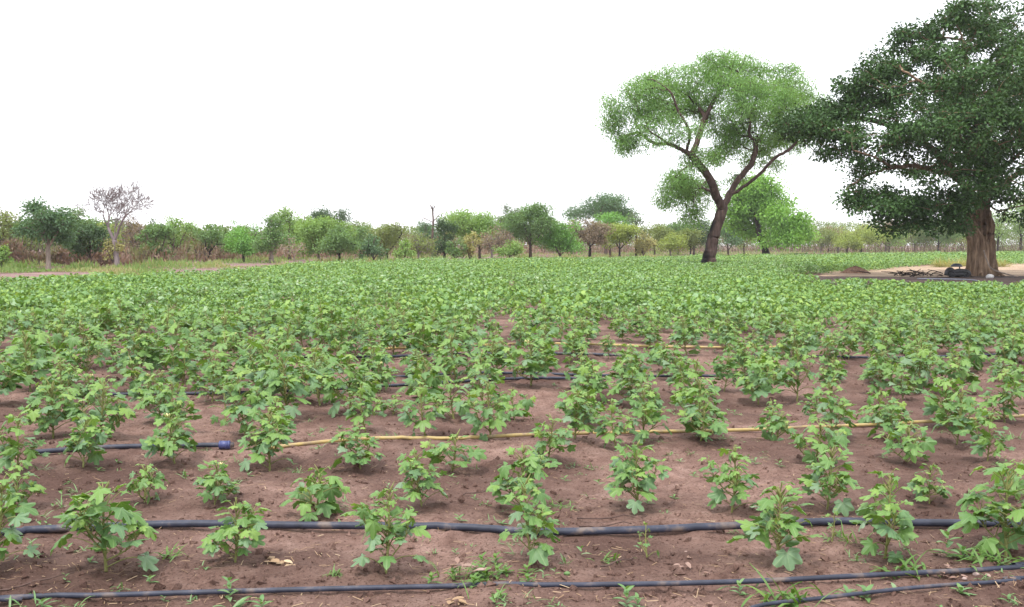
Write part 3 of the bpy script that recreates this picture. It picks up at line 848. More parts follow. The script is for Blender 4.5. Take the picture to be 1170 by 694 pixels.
# --- background trees
def edge_d(px): return float(np.interp(px, [0, 110, 200, 300, 430, 600, 840, 1170], [36, 43, 60, 70, 80, 97, 130, 192]))
def bgtree(px, top, wpx, Yd, leaf, bark, label, trunk=.14, name='savanna_tree', crown_lo=None, dens=1.0, lean=0.0, natt=34, forks=3, twigs=0, blobs=8, seed=None, leafs=None, cat='tree', airy=1.0, group='trees along the far edge of the field'):
    seed = seed or int(px * 7 + Yd)
    Yd = max(Yd, edge_d(px) * 1.04 + (Yd - 78) * .55); wpx = wpx * (1.28 if px < 740 or px > 1110 else 1.55); natt = int(natt * 1.5); top = top - 2.5
    g = np.random.default_rng(seed)
    S_ = Yd / FPX
    c = P(px, 285, Yd); b = np.array((c[0] - lean * wpx * S_, Yd, 0))
    H = P(px, top, Yd)[2]; W = wpx * S_ / 2
    lo = H * (.26 if crown_lo is None else crown_lo)
    fk = H * g.uniform(.2, .3) if crown_lo is None else max(.15, lo * .7)
    cx = c[0]
    limbs_ = [[b, b * .6 + np.array((cx, Yd, 0)) * .4 + (0, 0, fk * .6), np.array((b[0] * .4 + cx * .6, Yd, fk)), np.array((cx, Yd, H * .62)), np.array((cx + g.uniform(-.2, .2) * W, Yd, H * .9))]]
    for k in range(forks):
        a = k * 2 * np.pi / max(1, forks) + g.uniform(-.4, .4)
        s0 = np.array((b[0] * .4 + cx * .6, Yd, fk * g.uniform(.9, 1.3)))
        limbs_.append([s0, s0 + np.array((math.cos(a) * W * .3, math.sin(a) * W * .3, (H - fk) * .28)), np.array((cx + math.cos(a) * W * .6, Yd + math.sin(a) * W * .6, H * g.uniform(.62, .8)))])
    cs = []
    zc = (lo + H) / 2; hz = (H - lo) / 2
    cs.append((np.array((cx, Yd, zc - hz * .1)), (W * .5, W * .5, hz * .62)))
    for k in range(blobs):
        a = k * 2 * np.pi / blobs + g.uniform(-.5, .5); zz = g.uniform(-.75, .8)
        rr = math.sqrt(max(.1, 1 - zz * zz)) * g.uniform(.5, .85)
        rb = g.uniform(.16, .42)
        cs.append((np.array((cx + math.cos(a) * W * rr, Yd + math.sin(a) * W * rr, zc + zz * hz)), (W * rb, W * rb, hz * rb * 1.05)))
    cs.append((np.array((cx + g.uniform(-.3, .3) * W, Yd, H - hz * .3)), (W * .3, W * .3, hz * .28)))
    crown_scale = max(W, hz)
    clus = (.27 + .05 * g.random()) * crown_scale * airy
    ls = leafs or (.11 + .0010 * Yd)
    nl = int(np.clip(62 * dens * (clus / ls / 3) ** 1.3, 10, 190)) if dens else 0
    return tree(name, b, limbs_, cs, natt, nl, ls, bark, LEAF[leaf] if leaf else None, label, cat, group, r_trunk=trunk * H / 6 + .03,
                tip=.022, cluster=clus, seed=seed, droop=.2, shell=.5, twigs=twigs, sides=5)

G, Pb, D_, T_ = M_BARK_G, M_BARK_P, M_BARK_D, M_BARK_T
bgtree(4, 241, 52, 82, 'olive', G, 'olive brown tree with dark twisted trunk at the far left edge', .2, dens=.55, natt=44, twigs=2)
bgtree(55, 235, 56, 63, 'blue', Pb, 'wide blue green tree with pale forked trunk, standing at left on the dirt track', .16, natt=70, seed=17, crown_lo=.42)
bgtree(28, 262, 34, 96, 'olive', D_, 'small olive tree half hidden behind the wide blue green tree at left')
bgtree(94, 240, 52, 92, 'mid', G, 'light green tree rising just left of the bare tree', natt=40, dens=.8)
bgtree(103, 262, 48, 74, 'dark', G, 'low dark green tree between the pale trunked tree and the bare tree', crown_lo=.25, natt=44)
bgtree(122, 256, 34, 84, 'yellow', T_, 'thin yellowish tree right behind the bare tree', dens=.5, twigs=1)
bgtree(154, 251, 42, 98, 'brown', T_, 'leafless brown crowned tree immediately right of the bare tree', dens=.55, twigs=4, natt=46)
bgtree(178, 255, 34, 86, 'mid', G, 'upright green tree with narrow base, right of the brown crowned tree', crown_lo=.1, natt=44)
bgtree(172, 249, 15, 118, 'dark', G, 'dark tufted treetop poking up, left of the pale green round tree', dens=.9, natt=14)
bgtree(199, 250, 38, 102, 'light', G, 'pale green round tree above the dirt clearing at left')
bgtree(222, 268, 34, 112, 'olive', G, 'low olive tree in the gap between two greener trees at left', crown_lo=.15)
bgtree(243, 259, 38, 94, 'mid', D_, 'grey green tree with dark leaning trunk, left of the two tiered tree', lean=.2, dens=.8)
bgtree(274, 252, 26, 112, 'bright', G, 'small bright green crown standing above the two tiered tree')
bgtree(278, 259, 44, 92, 'bright', D_, 'saturated green two tiered tree with several dark stems', natt=46, forks=4)
bgtree(310, 250, 40, 88, 'mid', Pb, 'dense green tree with a thick pale trunk, right of the two tiered tree', .24, natt=56, crown_lo=.22)
bgtree(331, 240, 36, 104, 'light', G, 'tallest tufted tree in the left half of the treeline', natt=44, blobs=9)
bgtree(347, 243, 17, 118, 'light', G, 'slim tree with one round tuft on top, beside the tallest tufted tree', natt=14, crown_lo=.6)
bgtree(336, 272, 26, 84, 'brown', Pb, 'slender white barked tree with almost no leaves in front of tufted trees', .09, dens=.12, natt=14, twigs=2, name='bare_tree')
bgtree(376, 245, 50, 132, 'dark', G, 'dark grey green dome of a tree behind the wide light green one', natt=50)
bgtree(364, 255, 62, 98, 'light', G, 'wide light green domed tree left of centre', natt=70, crown_lo=.2)
bgtree(388, 264, 44, 88, 'mid', D_, 'round green tree with shaded centre, in front of the domed tree', natt=44, crown_lo=.3)
bgtree(412, 262, 34, 112, 'mid', G, 'plain green tree to the right of the domed tree')
bgtree(442, 259, 44, 104, 'olive', D_, 'olive yellow tree with thin dark trunk left of the small round shrub', dens=.8)
bgtree(427, 270, 26, 92, 'blue', G, 'low blue green tree at the foot of the olive yellow one', crown_lo=.15)
bgtree(463, 277, 20, 80, 'light', G, 'small round pale green shrub just right of the brown stump', .1, 'round_shrub', crown_lo=.12, natt=24, cat='shrub')
bgtree(478, 266, 34, 92, 'olive', T_, 'twiggy olive brown tree left of the dark green tree', dens=.5, twigs=3)
bgtree(488, 254, 32, 142, 'blue', G, 'bluish dome of a tree below the tall dead tree')
bgtree(508, 257, 30, 96, 'dark', D_, 'darkest green tree in the middle of the treeline', natt=44, crown_lo=.15)
bgtree(520, 275, 22, 80, 'mid', G, 'small green shrub left of the straw coloured shrub', .1, 'leafy_shrub', crown_lo=.12, natt=22, cat='shrub')
bgtree(537, 272, 18, 78, 'straw', G, 'narrow straw coloured shrub at the field edge near the centre', .1, 'leafy_shrub', crown_lo=.1, natt=20, cat='shrub')
bgtree(548, 247, 66, 114, 'light', G, 'broad yellow green domed tree right of the darkest tree', natt=70, crown_lo=.25)
bgtree(562, 262, 38, 95, 'brown', T_, 'reddish brown twiggy tree in front of the broad domed tree', dens=.5, twigs=4, natt=40)
bgtree(584, 239, 24, 135, 'grey', G, 'grey green treetop peeping over left of the big central tree')
bgtree(606, 239, 54, 100, 'mid', G, 'big mid green tree, tallest in the middle of the treeline', natt=74, crown_lo=.3)
bgtree(582, 279, 34, 82, 'light', G, 'low spreading green shrub under the big mid green tree', .1, 'leafy_shrub', crown_lo=.3, natt=24, cat='shrub')
bgtree(640, 255, 48, 90, 'bright', G, 'bright green rounded tree reaching low to the ground, right of the big one', natt=64, crown_lo=.12)
bgtree(692, 229, 66, 155, 'blue', G, 'tall blue green tree with arching open crown behind the brown tree', .16, natt=60, crown_lo=.6, blobs=8)
bgtree(697, 247, 44, 112, 'bright', G, 'bright tree showing over the top of the brown tree', crown_lo=.4)
bgtree(674, 252, 42, 92, 'brown', D_, 'greyish brown round crowned tree with dark stems, near the centre', .18, dens=.75, twigs=4, natt=64, forks=4)
bgtree(708, 259, 38, 95, 'yellow', D_, 'yellow green tree right beside the greyish brown tree', natt=44, crown_lo=.38)
bgtree(727, 246, 17, 95, 'grey', D_, 'thin dark trunked tree with small tuft of leaves on top', .12, dens=.7, natt=12, crown_lo=.66)
bgtree(735, 268, 22, 90, 'straw', G, 'straw brown bush beside the thin dark trunked tree', .1, 'leafy_shrub', crown_lo=.1, dens=.7, cat='shrub')
bgtree(748, 262, 34, 132, 'olive', G, 'pale olive tree in the gap left of the feathery tree', dens=.8)
bgtree(766, 270, 28, 104, 'yellow', T_, 'low yellowish tree between the olive tree and the feathery tree', dens=.7)
bgtree(775, 259, 34, 140, 'mid', G, 'mid green round treetop farther back, left of the feathery tree')
bgtree(793, 252, 36, 134, 'dark', G, 'dark olive treetop under the feathery tree, left of its trunk')
bgtree(789, 266, 28, 106, 'olive', D_, 'small olive tree with thin dark trunk, left of the leaning trunk', dens=.8)
bgtree(832, 256, 34, 112, 'blue', G, 'bluish green tree directly right of the leaning trunk', crown_lo=.2)
bgtree(850, 262, 24, 145, 'olive', G, 'dull olive tree in the shade of the lime green tree', dens=.7)
# lime green tree behind the feathery one
B = gnd(876, 294); Yt = B[1]; S = Yt / FPX; b0 = np.array((B[0], B[1], 0.0))
limbs = [[b0, Q(873, 281), Q(868, 270), Q(866, 258), Q(862, 240), Q(865, 222)],
 [Q(870, 274), Q(880, 266), Q(894, 262), Q(910, 262)], [Q(866, 260), Q(858, 261), Q(848, 264)], [Q(866, 258), Q(878, 245), Q(888, 235)], [Q(864, 245), Q(850, 236), Q(842, 228)]]
cl = []
E(868, 216, 26, 12); E(845, 234, 20, 18, 1); E(880, 232, 22, 16); E(893, 252, 26, 14, -2); E(914, 264, 17, 13); E(890, 272, 22, 8, -3); E(860, 262, 12, 8, 2); E(842, 252, 12, 12, 2); E(866, 240, 30, 14, 3)
tree('lime_green_tree', b0, limbs, cl, 260, 95, .36, M_BARK_D, LEAF['lime'], 'vivid lime green tree with short dark trunk behind the feathery tree', 'tree', 'trees along the far edge of the field',
     r_trunk=.42, tip=.03, cluster=1.5, seed=9, droop=.4, shell=.2)
for a in [
 (938, 266, 30, 150, 'olive', T_, 'hazy olive tree just right of the lime green tree'),
 (958, 263, 32, 165, 'brown', T_, 'brownish treetop between the lime green tree and the yellow trees'),
 (968, 268, 26, 128, 'yellow', G, 'small yellowish tree left of the dark trunked yellow tree'),
 (984, 260, 42, 140, 'yellow', D_, 'yellow green tree with dark upright trunk under the fig branches'),
 (1012, 256, 40, 165, 'brown', T_, 'dull brown tree rising behind the yellow green one'),
 (1016, 266, 30, 130, 'light', G, 'light green tree below the lowest left fig branch'),
 (1045, 258, 36, 150, 'olive', G, 'olive tree seen under the fig tree, left of its trunk'),
 (1072, 254, 38, 128, 'mid', D_, 'green tree with dark trunk close left of the fig trunk'),
 (1098, 262, 26, 160, 'yellow', G, 'yellow tree touching the left side of the fig trunk'),
 (1140, 246, 40, 108, 'light', D_, 'light green tree with stout trunk immediately right of the fig trunk'),
 (1166, 232, 44, 104, 'light', D_, 'light green tree with forked dark trunk at the right edge'),
 (1200, 250, 44, 120, 'mid', G, 'green tree partly cut by the right edge of the photo')]:
    bgtree(*a, dens=.75, natt=40)
# bare tree at left
B = gnd(133, 309); Yt = B[1]; S = Yt / FPX; b0 = np.array((B[0], B[1], 0.0))
def z1(X, Y_): return Q(0 + X / 6.033, 205 + Y_ / 6.033)
limbs = [[b0, z1(808, 540), z1(800, 460), z1(765, 390), z1(725, 310), z1(700, 220), z1(670, 160), z1(640, 135)],
 [z1(795, 440), z1(785, 370), z1(805, 310), z1(850, 240), z1(870, 190), z1(900, 150)],
 [z1(790, 420), z1(830, 370), z1(850, 300), z1(880, 250)],
 [z1(725, 310), z1(690, 250), z1(650, 230), z1(610, 210)],
 [z1(715, 250), z1(725, 180), z1(715, 110), z1(720, 70)], [z1(700, 220), z1(660, 150), z1(615, 100)], [z1(870, 190), z1(910, 130), z1(930, 90)], [z1(610, 210), z1(580, 170), z1(560, 130)], [z1(790, 420), z1(770, 300), z1(765, 180), z1(760, 90)], [z1(830, 370), z1(800, 240), z1(795, 130), z1(800, 70)], [z1(880, 250), z1(930, 200), z1(970, 170)], [z1(725, 310), z1(660, 265), z1(600, 250)],
 [z1(850, 240), z1(830, 180), z1(830, 120)], [z1(785, 370), z1(760, 300), z1(740, 250)]]
cl = []
E(128, 223, 32, 12, 0, 18); E(108, 224, 13, 10); E(120, 216, 14, 7); E(138, 218, 12, 8); E(149, 221, 10, 9, -1); E(154, 228, 8, 8); E(116, 238, 8, 8, -1); E(130, 245, 12, 8, 1)
g = np.random.default_rng(21); tr = MB(); Sb = S
def fork(p, d, L, r_, depth):
    d = d / np.linalg.norm(d); k = 4; pts = [p]; dd = d.copy()
    for _ in range(k):
        dd = dd + g.normal(0, .11, 3) + np.array((0, 0, .02)); dd /= np.linalg.norm(dd); pts.append(pts[-1] + dd * L / k)
    r1 = r_ * (.74 if depth else .3)
    tube(tr, pts, np.maximum(np.linspace(r_, r1, k + 1), .0075), 8 if r_ > .05 else 4, False)
    if not depth: return
    n_ = 2 if g.random() < .55 else 3
    a0 = g.uniform(0, 6.28)
    u = np.cross(dd, (0.1, 1, .2)); u /= np.linalg.norm(u); v = np.cross(dd, u)
    for q in range(n_):
        a = a0 + q * 2 * np.pi / n_ + g.uniform(-.4, .4); sp_ = g.uniform(.36, .72)
        nd = dd * math.cos(sp_) + (u * math.cos(a) + v * math.sin(a)) * math.sin(sp_)
        nd[2] += .06
        fork(pts[-1], nd, L * g.uniform(.72, .92), max(.013, r1 * (.84 if n_ == 2 else .72)), depth - 1)
    if depth < 5:
        a = g.uniform(0, 6.28); nd = dd * .6 + (u * math.cos(a) + v * math.sin(a)) * .8
        fork(pts[2], nd, L * .75, max(.012, r1 * .45), max(0, depth - 1) if depth < 4 else depth - 2)
tube(tr, spline([(0, 0, -.15), (.04, 0, .5), (-.02, 0, 1.2), (-.10, 0, 1.9)], 5), np.interp(np.linspace(0, 1, 16), [0, .15, 1], [.26, .18, .14]), 12)
p_ = np.array((-.10, 0, 1.88))
fork(p_, np.array((-.62, .15, 1.)), 1.0, .10, 6)
fork(p_, np.array((.66, -.1, 1.)), .98, .10, 6)
fork(p_, np.array((-.02, .5, 1.)), .8, .05, 3)
rt = empty('bare_tree', tuple(b0), 'leafless pinkish grey tree with a fan of fine twigs, tallest at left', 'tree', 'trees along the far edge of the field')
tr.build('trunk', M_BARK_L, rt)
# foliage sprouting round its trunk
bgtree(129, 277, 16, 63.5, 'straw', G, 'yellowish bush wrapped around the foot of the bare tree', .06, 'leafy_shrub', crown_lo=.25, dens=.5, cat='shrub')
# tall dead tree over the canopy
Yt = 140; S = Yt / FPX; b0 = np.array((*gnd(494, 293)[:1], 0, 0)) * 0 + np.array((P(494, 285, Yt)[0], Yt, 0.0))
limbs = [[b0, Q(494, 270), Q(495, 255), Q(494, 236)], [Q(495, 253), Q(499, 249), Q(502, 245)], [Q(494, 254), Q(488, 251), Q(482, 248)], [Q(494, 240), Q(493, 237), Q(491, 234)], [Q(494, 240), Q(496, 237), Q(498, 234)]]
cl = []; E(494, 238, 4, 3); E(501, 246, 3, 2); E(483, 249, 3, 2)
tree('dead_tree', b0, limbs, cl, 12, 0, .2, M_BARK_G, None, 'dead tree reduced to a bare pole with two side branches, above the canopy', 'tree', 'trees along the far edge of the field',
     r_trunk=.16, tip=.04, cluster=.9, seed=13, twigs=2, minr=.035)
bgtree(2, 284, 16, 66, 'light', G, 'small bright bush at the very left edge beside the dirt track', .06, 'leafy_shrub', crown_lo=.05, cat='shrub')

# brown stump
def stump(px, py, hpx, label):
    B = gnd(px, py); S = B[1] / FPX
    rt = MB(); H = hpx * S
    tube(rt, spline([(0, 0, -.1), (.02, 0, H * .4), (-.05, 0, H * .8), (.02, 0, H)], 4), np.interp(np.linspace(0, 1, 13), [0, .2, .8, 1], [H * .30, H * .22, H * .2, H * .14]), 14, flute=lambda a, u: 1 + .15 * np.sin(3 * a + 4 * u) + .1 * np.sin(7 * a))
    tube(rt, [(0, 0, H * .6), (H * .25, 0, H * .8), (H * .32, 0, H * .98)], [H * .1, H * .08, H * .04], 6)
    o = rt.build('tree_stump', M_BARK_D); o.location = (B[0], B[1], 0)
    return tag(o, label, 'stump')
stump(455, 298.5, 10, 'short dark brown stump standing at the far field edge left of centre')

# ------------------------------------------------------------------ undergrowth and grass (nobody could count it)
g = np.random.default_rng(33)
def edge_y(px): return np.interp(px, [-300, 0, 110, 200, 300, 430, 600, 840, 1170, 1500], [322, 310, 306, 302, 298.5, 295, 291.8, 289, 286.4, 285])
mb = MB()
n = 60000
px = g.uniform(-160, 1330, n); Yd = np.minimum(CAMH * FPX / (edge_y(px) - HOR), 200) * g.uniform(1.02, 1.45, n); Yd = np.maximum(Yd, 76)
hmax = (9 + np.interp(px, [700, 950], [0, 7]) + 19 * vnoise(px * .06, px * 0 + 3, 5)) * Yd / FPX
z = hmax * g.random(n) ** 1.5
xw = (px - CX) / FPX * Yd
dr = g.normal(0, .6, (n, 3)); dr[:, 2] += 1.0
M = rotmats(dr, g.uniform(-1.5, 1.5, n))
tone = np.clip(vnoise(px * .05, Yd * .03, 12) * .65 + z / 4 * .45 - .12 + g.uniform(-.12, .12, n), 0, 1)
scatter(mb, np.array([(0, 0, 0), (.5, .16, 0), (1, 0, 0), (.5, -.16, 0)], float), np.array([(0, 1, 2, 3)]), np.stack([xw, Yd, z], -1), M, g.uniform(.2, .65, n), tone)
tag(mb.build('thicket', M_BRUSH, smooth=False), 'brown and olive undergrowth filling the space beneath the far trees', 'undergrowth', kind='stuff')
# the wood behind the first trees, one unbroken mass
mb = MB(); nb = 330; px = np.linspace(-200, 1380, nb) + g.uniform(-6, 6, nb)
ey = CAMH * FPX / (edge_y(px) - HOR)
Yb = np.clip(ey * 1.25, 110, 235) + g.uniform(5, 55, nb)
topy = np.interp(px, [-200, 0, 110, 230, 300, 400, 470, 560, 640, 700, 800, 940, 1200], [256, 256, 254, 263, 258, 257, 263, 258, 257, 257, 253, 254, 252]) + g.uniform(-4, 8, nb)
for a, b, ty in zip(px, Yb, topy):
    S_ = b / FPX; top_ = P(a, ty, b)[2]; rz = g.uniform(9, 18) * S_; rx = g.uniform(9, 19) * S_
    c = np.array(((a - CX) * S_, b, top_ - rz)); n = 560
    v = g.normal(0, 1, (n, 3)); v /= np.linalg.norm(v, axis=1)[:, None]
    v *= (.72 + .28 * g.random(n))[:, None] * (1 + .3 * (vnoise(v[:, 0] * 3 + a, v[:, 2] * 3 + b, 4) - .5))[:, None]
    pos = c + v * (rx, rx, rz)
    pos[:, 2] = np.maximum(pos[:, 2], .3)
    scatter(mb, *TREELEAF, pos, rotmats(v + g.normal(0, .6, (n, 3)), g.uniform(-1, 1, n)), g.uniform(.2, .55, n), np.clip(vnoise(a * .09, 2.5, 3) * .6 + g.random() * .5 - .05, 0, 1))
M_WOOD = leaf_mat('far_wood', [(0, (.09, .15, .06)), (.3, (.13, .22, .07)), (.55, (.20, .27, .09)), (.8, (.14, .20, .09)), (1, (.24, .22, .14))], .3, .6, tonew=.7)
tag(mb.build('far_wood', M_WOOD, smooth=False), 'continuous far woodland canopy filling the skyline behind the separate trees', 'woodland', kind='stuff')
mb = MB()
n = 5200   # thin dark stems inside the undergrowth
px = g.uniform(-160, 1330, n // 4); Yd = np.clip(CAMH * FPX / (edge_y(px) - HOR) * g.uniform(1.05, 1.4, len(px)), 78, 210)
for a, b in zip(px, Yd):
    x = (a - CX) / FPX * b; h = g.uniform(.8, 3.2)
    tube(mb, [(x, b, 0), (x + g.uniform(-.3, .3), b, h * .5), (x + g.uniform(-.7, .7), b, h)], [.05, .035, .01], 3, False, tone=0)
tag(mb.build('brush_stems', M_BARK_G), 'thin bare stems standing in the undergrowth beneath the far trees', 'undergrowth', kind='stuff')
mb = MB()
n = 52000
px = g.uniform(-160, 1330, n); u = g.random(n)
e_ = edge_y(px); lowy = np.interp(px, [-160, 0, 100, 130, 200, 250, 300, 430, 600, 840, 1200], [317, 313, 312.5, 319, 314, 308, 307, 303, 298, 294, 289.5]); py = lowy - u ** .8 * (lowy - e_ + np.interp(px, [0, 200, 400, 800, 1200], [5.5, 4.5, 3.2, 1.4, 1.0]))
Yd = CAMH * FPX / (py - HOR)
xw = (px - CX) / FPX * Yd
keep = vnoise(xw * .45, Yd * .16, 31) > .40
dr = g.normal(0, .38, (n, 3)); dr[:, 2] += 1.0
tone = np.clip(vnoise(xw * .35, Yd * .14, 14) * 1.2 - .1 + g.uniform(-.2, .2, n), 0, 1)
sz = np.stack([g.uniform(.1, .4, n) * (.3 + 2.2 * vnoise(xw * .7, Yd * .25, 44) ** 2), np.full(n, .35), np.full(n, 1.)], -1)
scatter(mb, np.array([(0, .12, 0), (.6, .1, .03), (1, 0, .1), (.6, -.1, .03)], float) - np.array([0, 0, 0]), np.array([(0, 1, 2, 3)]), np.stack([xw, Yd, np.zeros(n)], -1)[keep], rotmats(dr, g.uniform(-1.5, 1.5, n))[keep], sz[keep], tone[keep])
tag(mb.build('verge_grass', M_VERGE, smooth=False), 'yellow green grass along the far edge of the field', 'grass', kind='stuff')

# ------------------------------------------------------------------ things under the fig tree
B = gnd(1094, 317.0); Yt = B[1]; S = Yt / FPX
M_BLK = plain_mat('black_metal', [(.3, (.008, .008, .010)), (.7, (.022, .022, .026))], 12, .55, .4)
M_HOOD = plain_mat('grey_hood', [(.3, (.02, .022, .03)), (.7, (.05, .055, .07))], 8, .4, .5)
rt = empty('pump_engine', (B[0], B[1], 0), 'low black machine with a domed hood on a post, parked beside the fig trunk', 'machine')
rt.scale = (.88, .88, .88)
mb = MB()
tube(mb, spline([(-.62, 0, .10), (-.55, 0, .34), (-.38, 0, .42), (-.2, 0, .30), (0, 0, .34), (.3, 0, .33), (.58, 0, .26), (.62, 0, .1)], 4), .14, 12, flute=lambda a, u: 1 + .12 * np.sin(5 * a + 9 * u))
tube(mb, [(-.5, -.1, .16), (.55, -.1, .18)], [.15, .13], 10); tube(mb, [(.0, .1, .2), (.5, .12, .2)], [.2, .16], 10)
mb.build('engine_body', M_BLK, rt)
mb = MB(); tube(mb, [(.12, 0, .3), (.10, 0, .66)], .035, 8); mb.build('post', M_BLK, rt)
mb = MB(); pr = [(.0, .78), (.14, .77), (.24, .70), (.30, .62), (.28, .59), (.05, .60)]
tube(mb, [(-.02, 0, z_) for _, z_ in pr[::-1]], [r_ + .01 for r_, _ in pr[::-1]], 18)
hd = mb.build('hood', M_HOOD, rt); hd.scale = (1.1, .8, 1); hd.location = (-.05, 0, -.0)
mb = MB()
for sx in (-.38, .4):
    a = np.linspace(0, 2 * np.pi, 17)
    m2 = MB(); tube(m2, np.stack([np.cos(a) * .14 + sx, a * 0 - .2, np.sin(a) * .14 + .16], -1), .04, 8, False); m2.build('wheel', M_BLK, rt)
# heap of straw and soil
B = gnd(977, 312.3)
mb = MB(); g = np.random.default_rng(6)
na, nr = 40, 10
V = [(0, 0, .42)]
for k in range(1, nr + 1):
    for a in np.linspace(0, 2 * np.pi, na, endpoint=False):
        u = k / nr; rx = .9 * u
        V.append((rx * math.cos(a), rx * .8 * math.sin(a), .40 * (1 - u ** 1.4) + (g.random() - .5) * .12 * (1 - u * .7) - .02))
F4 = [(1 + (k - 1) * na + q, 1 + (k - 1) * na + (q + 1) % na, 1 + k * na + (q + 1) % na, 1 + k * na + q) for k in range(1, nr) for q in range(na)]
mb.add(V, F4); mb.more([(0, 1 + q, 1 + (q + 1) % na) for q in range(na)], 0)
M_HEAP = plain_mat('heap_soil', [(.3, (.10, .055, .038)), (.5, (.2, .115, .08)), (.7, (.3, .19, .13))], 9, .95, .1, .8, .05)
o = mb.build('soil_heap', M_HEAP); o.location = (B[0], B[1], 0)
tag(o, 'small brown heap of soil and straw on the sandy clearing left of the fig tree', 'heap')
# pale pole leaning against the fig trunk
a0 = P(1124, 286, gnd(1121, 315.5)[1] - 1.05); a1 = np.array((*gnd(1163, 317), .02))
mb = MB(); mid = (a0 + a1) / 2 + np.array((-.35, 0, -.32))
tube(mb, spline([a0 - a1, a0 * .75 + a1 * .25 - a1 + (-.25, 0, -.2), mid - a1, a1 * 0], 5), .035, 8)
o = mb.build('leaning_pole', M_BARK_P); o.location = tuple(a1)
tag(o, 'pale crooked pole leaning from the fig trunk down to the ground', 'pole')
# grey pipe on the dark path
pipe('grey_pipe', [(1048, 319.5), (1075, 319.8), (1105, 320.5), (1118, 322)], .03, plain_mat('grey_plastic', [(.3, (.09, .10, .13)), (.7, (.17, .19, .23))], 9, .6), 'bluish grey pipe lying on the dark path in front of the fig tree', 'pipe', 9, 'irrigation pipes laid across the field')
# pile of dark cuttings
B = gnd(1048, 316.5); mb = MB(); g = np.random.default_rng(8)
for k in range(50):
    c = np.array((g.normal(0, .75), g.normal(0, .3), g.uniform(.02, .2))); d = np.array((g.normal(0, .5), g.normal(0, .3), g.uniform(-.05, .28)))
    tube(mb, [c, c + d * .5 + (0, 0, .03), c + d], [.025, .02, .01], 4)
o = mb.build('brushwood_pile', M_BARK_D); o.location = (B[0], B[1], 0)
tag(o, 'low pile of dark cut branches at the edge of the dark path', 'brushwood')
# white stone at the trunk foot
M_STONE = plain_mat('pale_stone', [(.3, (.32, .31, .31)), (.7, (.5, .49, .48))], 14, .8)
def stone(px, py, r_, label, z=0.0, mat=None, nm='stone', cat='stone'):
    B = gnd(px, py); g = np.random.default_rng(int(px))
    mb = MB(); m_, n_ = 7, 10; V = []
    for i_ in range(m_ + 1):
        for j_ in range(n_):
            t_ = math.pi * i_ / m_; a_ = 2 * math.pi * j_ / n_; k_ = 1 + g.uniform(-.12, .12)
            V.append((r_ * math.sin(t_) * math.cos(a_) * k_, r_ * .8 * math.sin(t_) * math.sin(a_) * k_, r_ * .65 * math.cos(t_)))
    F = [(i_ * n_ + j_, (i_ + 1) * n_ + j_, (i_ + 1) * n_ + (j_ + 1) % n_, i_ * n_ + (j_ + 1) % n_) for i_ in range(m_) for j_ in range(n_)]
    mb.add(V, F); o = mb.build(nm, mat or M_STONE)
    o.location = (B[0], B[1], float(gh(B[0], B[1])) + r_ * .4); return tag(o, label, cat)
stone(1131, 318.4, .2, 'pale grey stone at the foot of the fig trunk')

# ------------------------------------------------------------------ grass tufts, weeds, litter near the camera
def blade(mb, p, a, L, wd, up, bendk, g, tone):
    n_ = 5; t_ = np.linspace(0, 1, n_)
    d = np.array((math.cos(a), math.sin(a), 0)); s_ = np.array((-math.sin(a), math.cos(a), 0))
    el0 = up; pts = [np.array(p, float)]
    for k in range(1, n_):
        e_ = el0 - bendk * t_[k]
        pts.append(pts[-1] + (d * math.cos(e_) + np.array((0, 0, math.sin(e_)))) * L / (n_ - 1))
    pts = np.array(pts); w_ = wd * np.array([.5, .95, 1, .7, .05])
    V = np.vstack([pts + np.outer(w_, s_), pts - (0, 0, .0), pts - np.outer(w_, s_)])
    V[n_:2 * n_, 2] -= wd * .35
    V[:, 2] = np.maximum(V[:, 2], .004)
    k = np.arange(n_ - 1)
    F = np.vstack([np.stack([k, k + 1, n_ + k + 1, n_ + k], -1), np.stack([n_ + k, n_ + k + 1, 2 * n_ + k + 1, 2 * n_ + k], -1)])
    mb.add(V, F, tone)
def tuft(mb, n_, L, wd, g, spread=.05, c=(0, 0, 0), tone=None):
    for k in range(n_):
        blade(mb, np.array(c) + (g.normal(0, spread), g.normal(0, spread), 0), g.uniform(0, 6.28), L * g.uniform(.5, 1.15), wd * g.uniform(.7, 1.2), R(g.uniform(30, 85)), R(g.uniform(30, 110)), g, g.random() if tone is None else tone)
def sprout(mb, c, h, n_, ls, g):
    """upright weed with broad pointed leaves"""
    c = np.array(c, float)
    for k in range(n_):
        u = (k + 1) / n_
        blade(mb, c + (0, 0, h * u), k * 2.4 + g.uniform(-.3, .3), ls * (1.25 - .5 * u), ls * .17, R(20 + 45 * u), R(50), g, g.random())
def weed(name, px, py, fn, mat, label, cat='weed', group='weeds on the bare soil'):
    x, y = gnd(px, py); g = np.random.default_rng(int(px * 3 + py)); mb = MB(); fn(mb, g)
    o = mb.build(name, mat); o.location = (x, y, float(gh(x, y)) - .003)
    return tag(o, label, cat, group)
weed('grass_tuft', 903, 688, lambda m_, g: (tuft(m_, 34, .19, .0095, g, .06), tuft(m_, 16, .12, .007, g, .10)), M_GRASS, 'largest broad bladed grass tuft, at the bottom edge over the two pipes', 'grass')
weed('grass_tuft', 1040, 657, lambda m_, g: tuft(m_, 30, .17, .008, g, .055), M_GRASS, 'low spreading grass tuft beside the front pipe, below the tall right plant', 'grass')
weed('grass_tuft', 1128, 652, lambda m_, g: tuft(m_, 34, .15, .0085, g, .07), M_GRASS, 'bright grass tuft in front of the big plant at the right edge', 'grass')
weed('grass_tuft', 965, 623, lambda m_, g: tuft(m_, 34, .10, .004, g, .05), M_GRASS, 'fine yellow green grass tuft just in front of the thick pipe', 'grass')
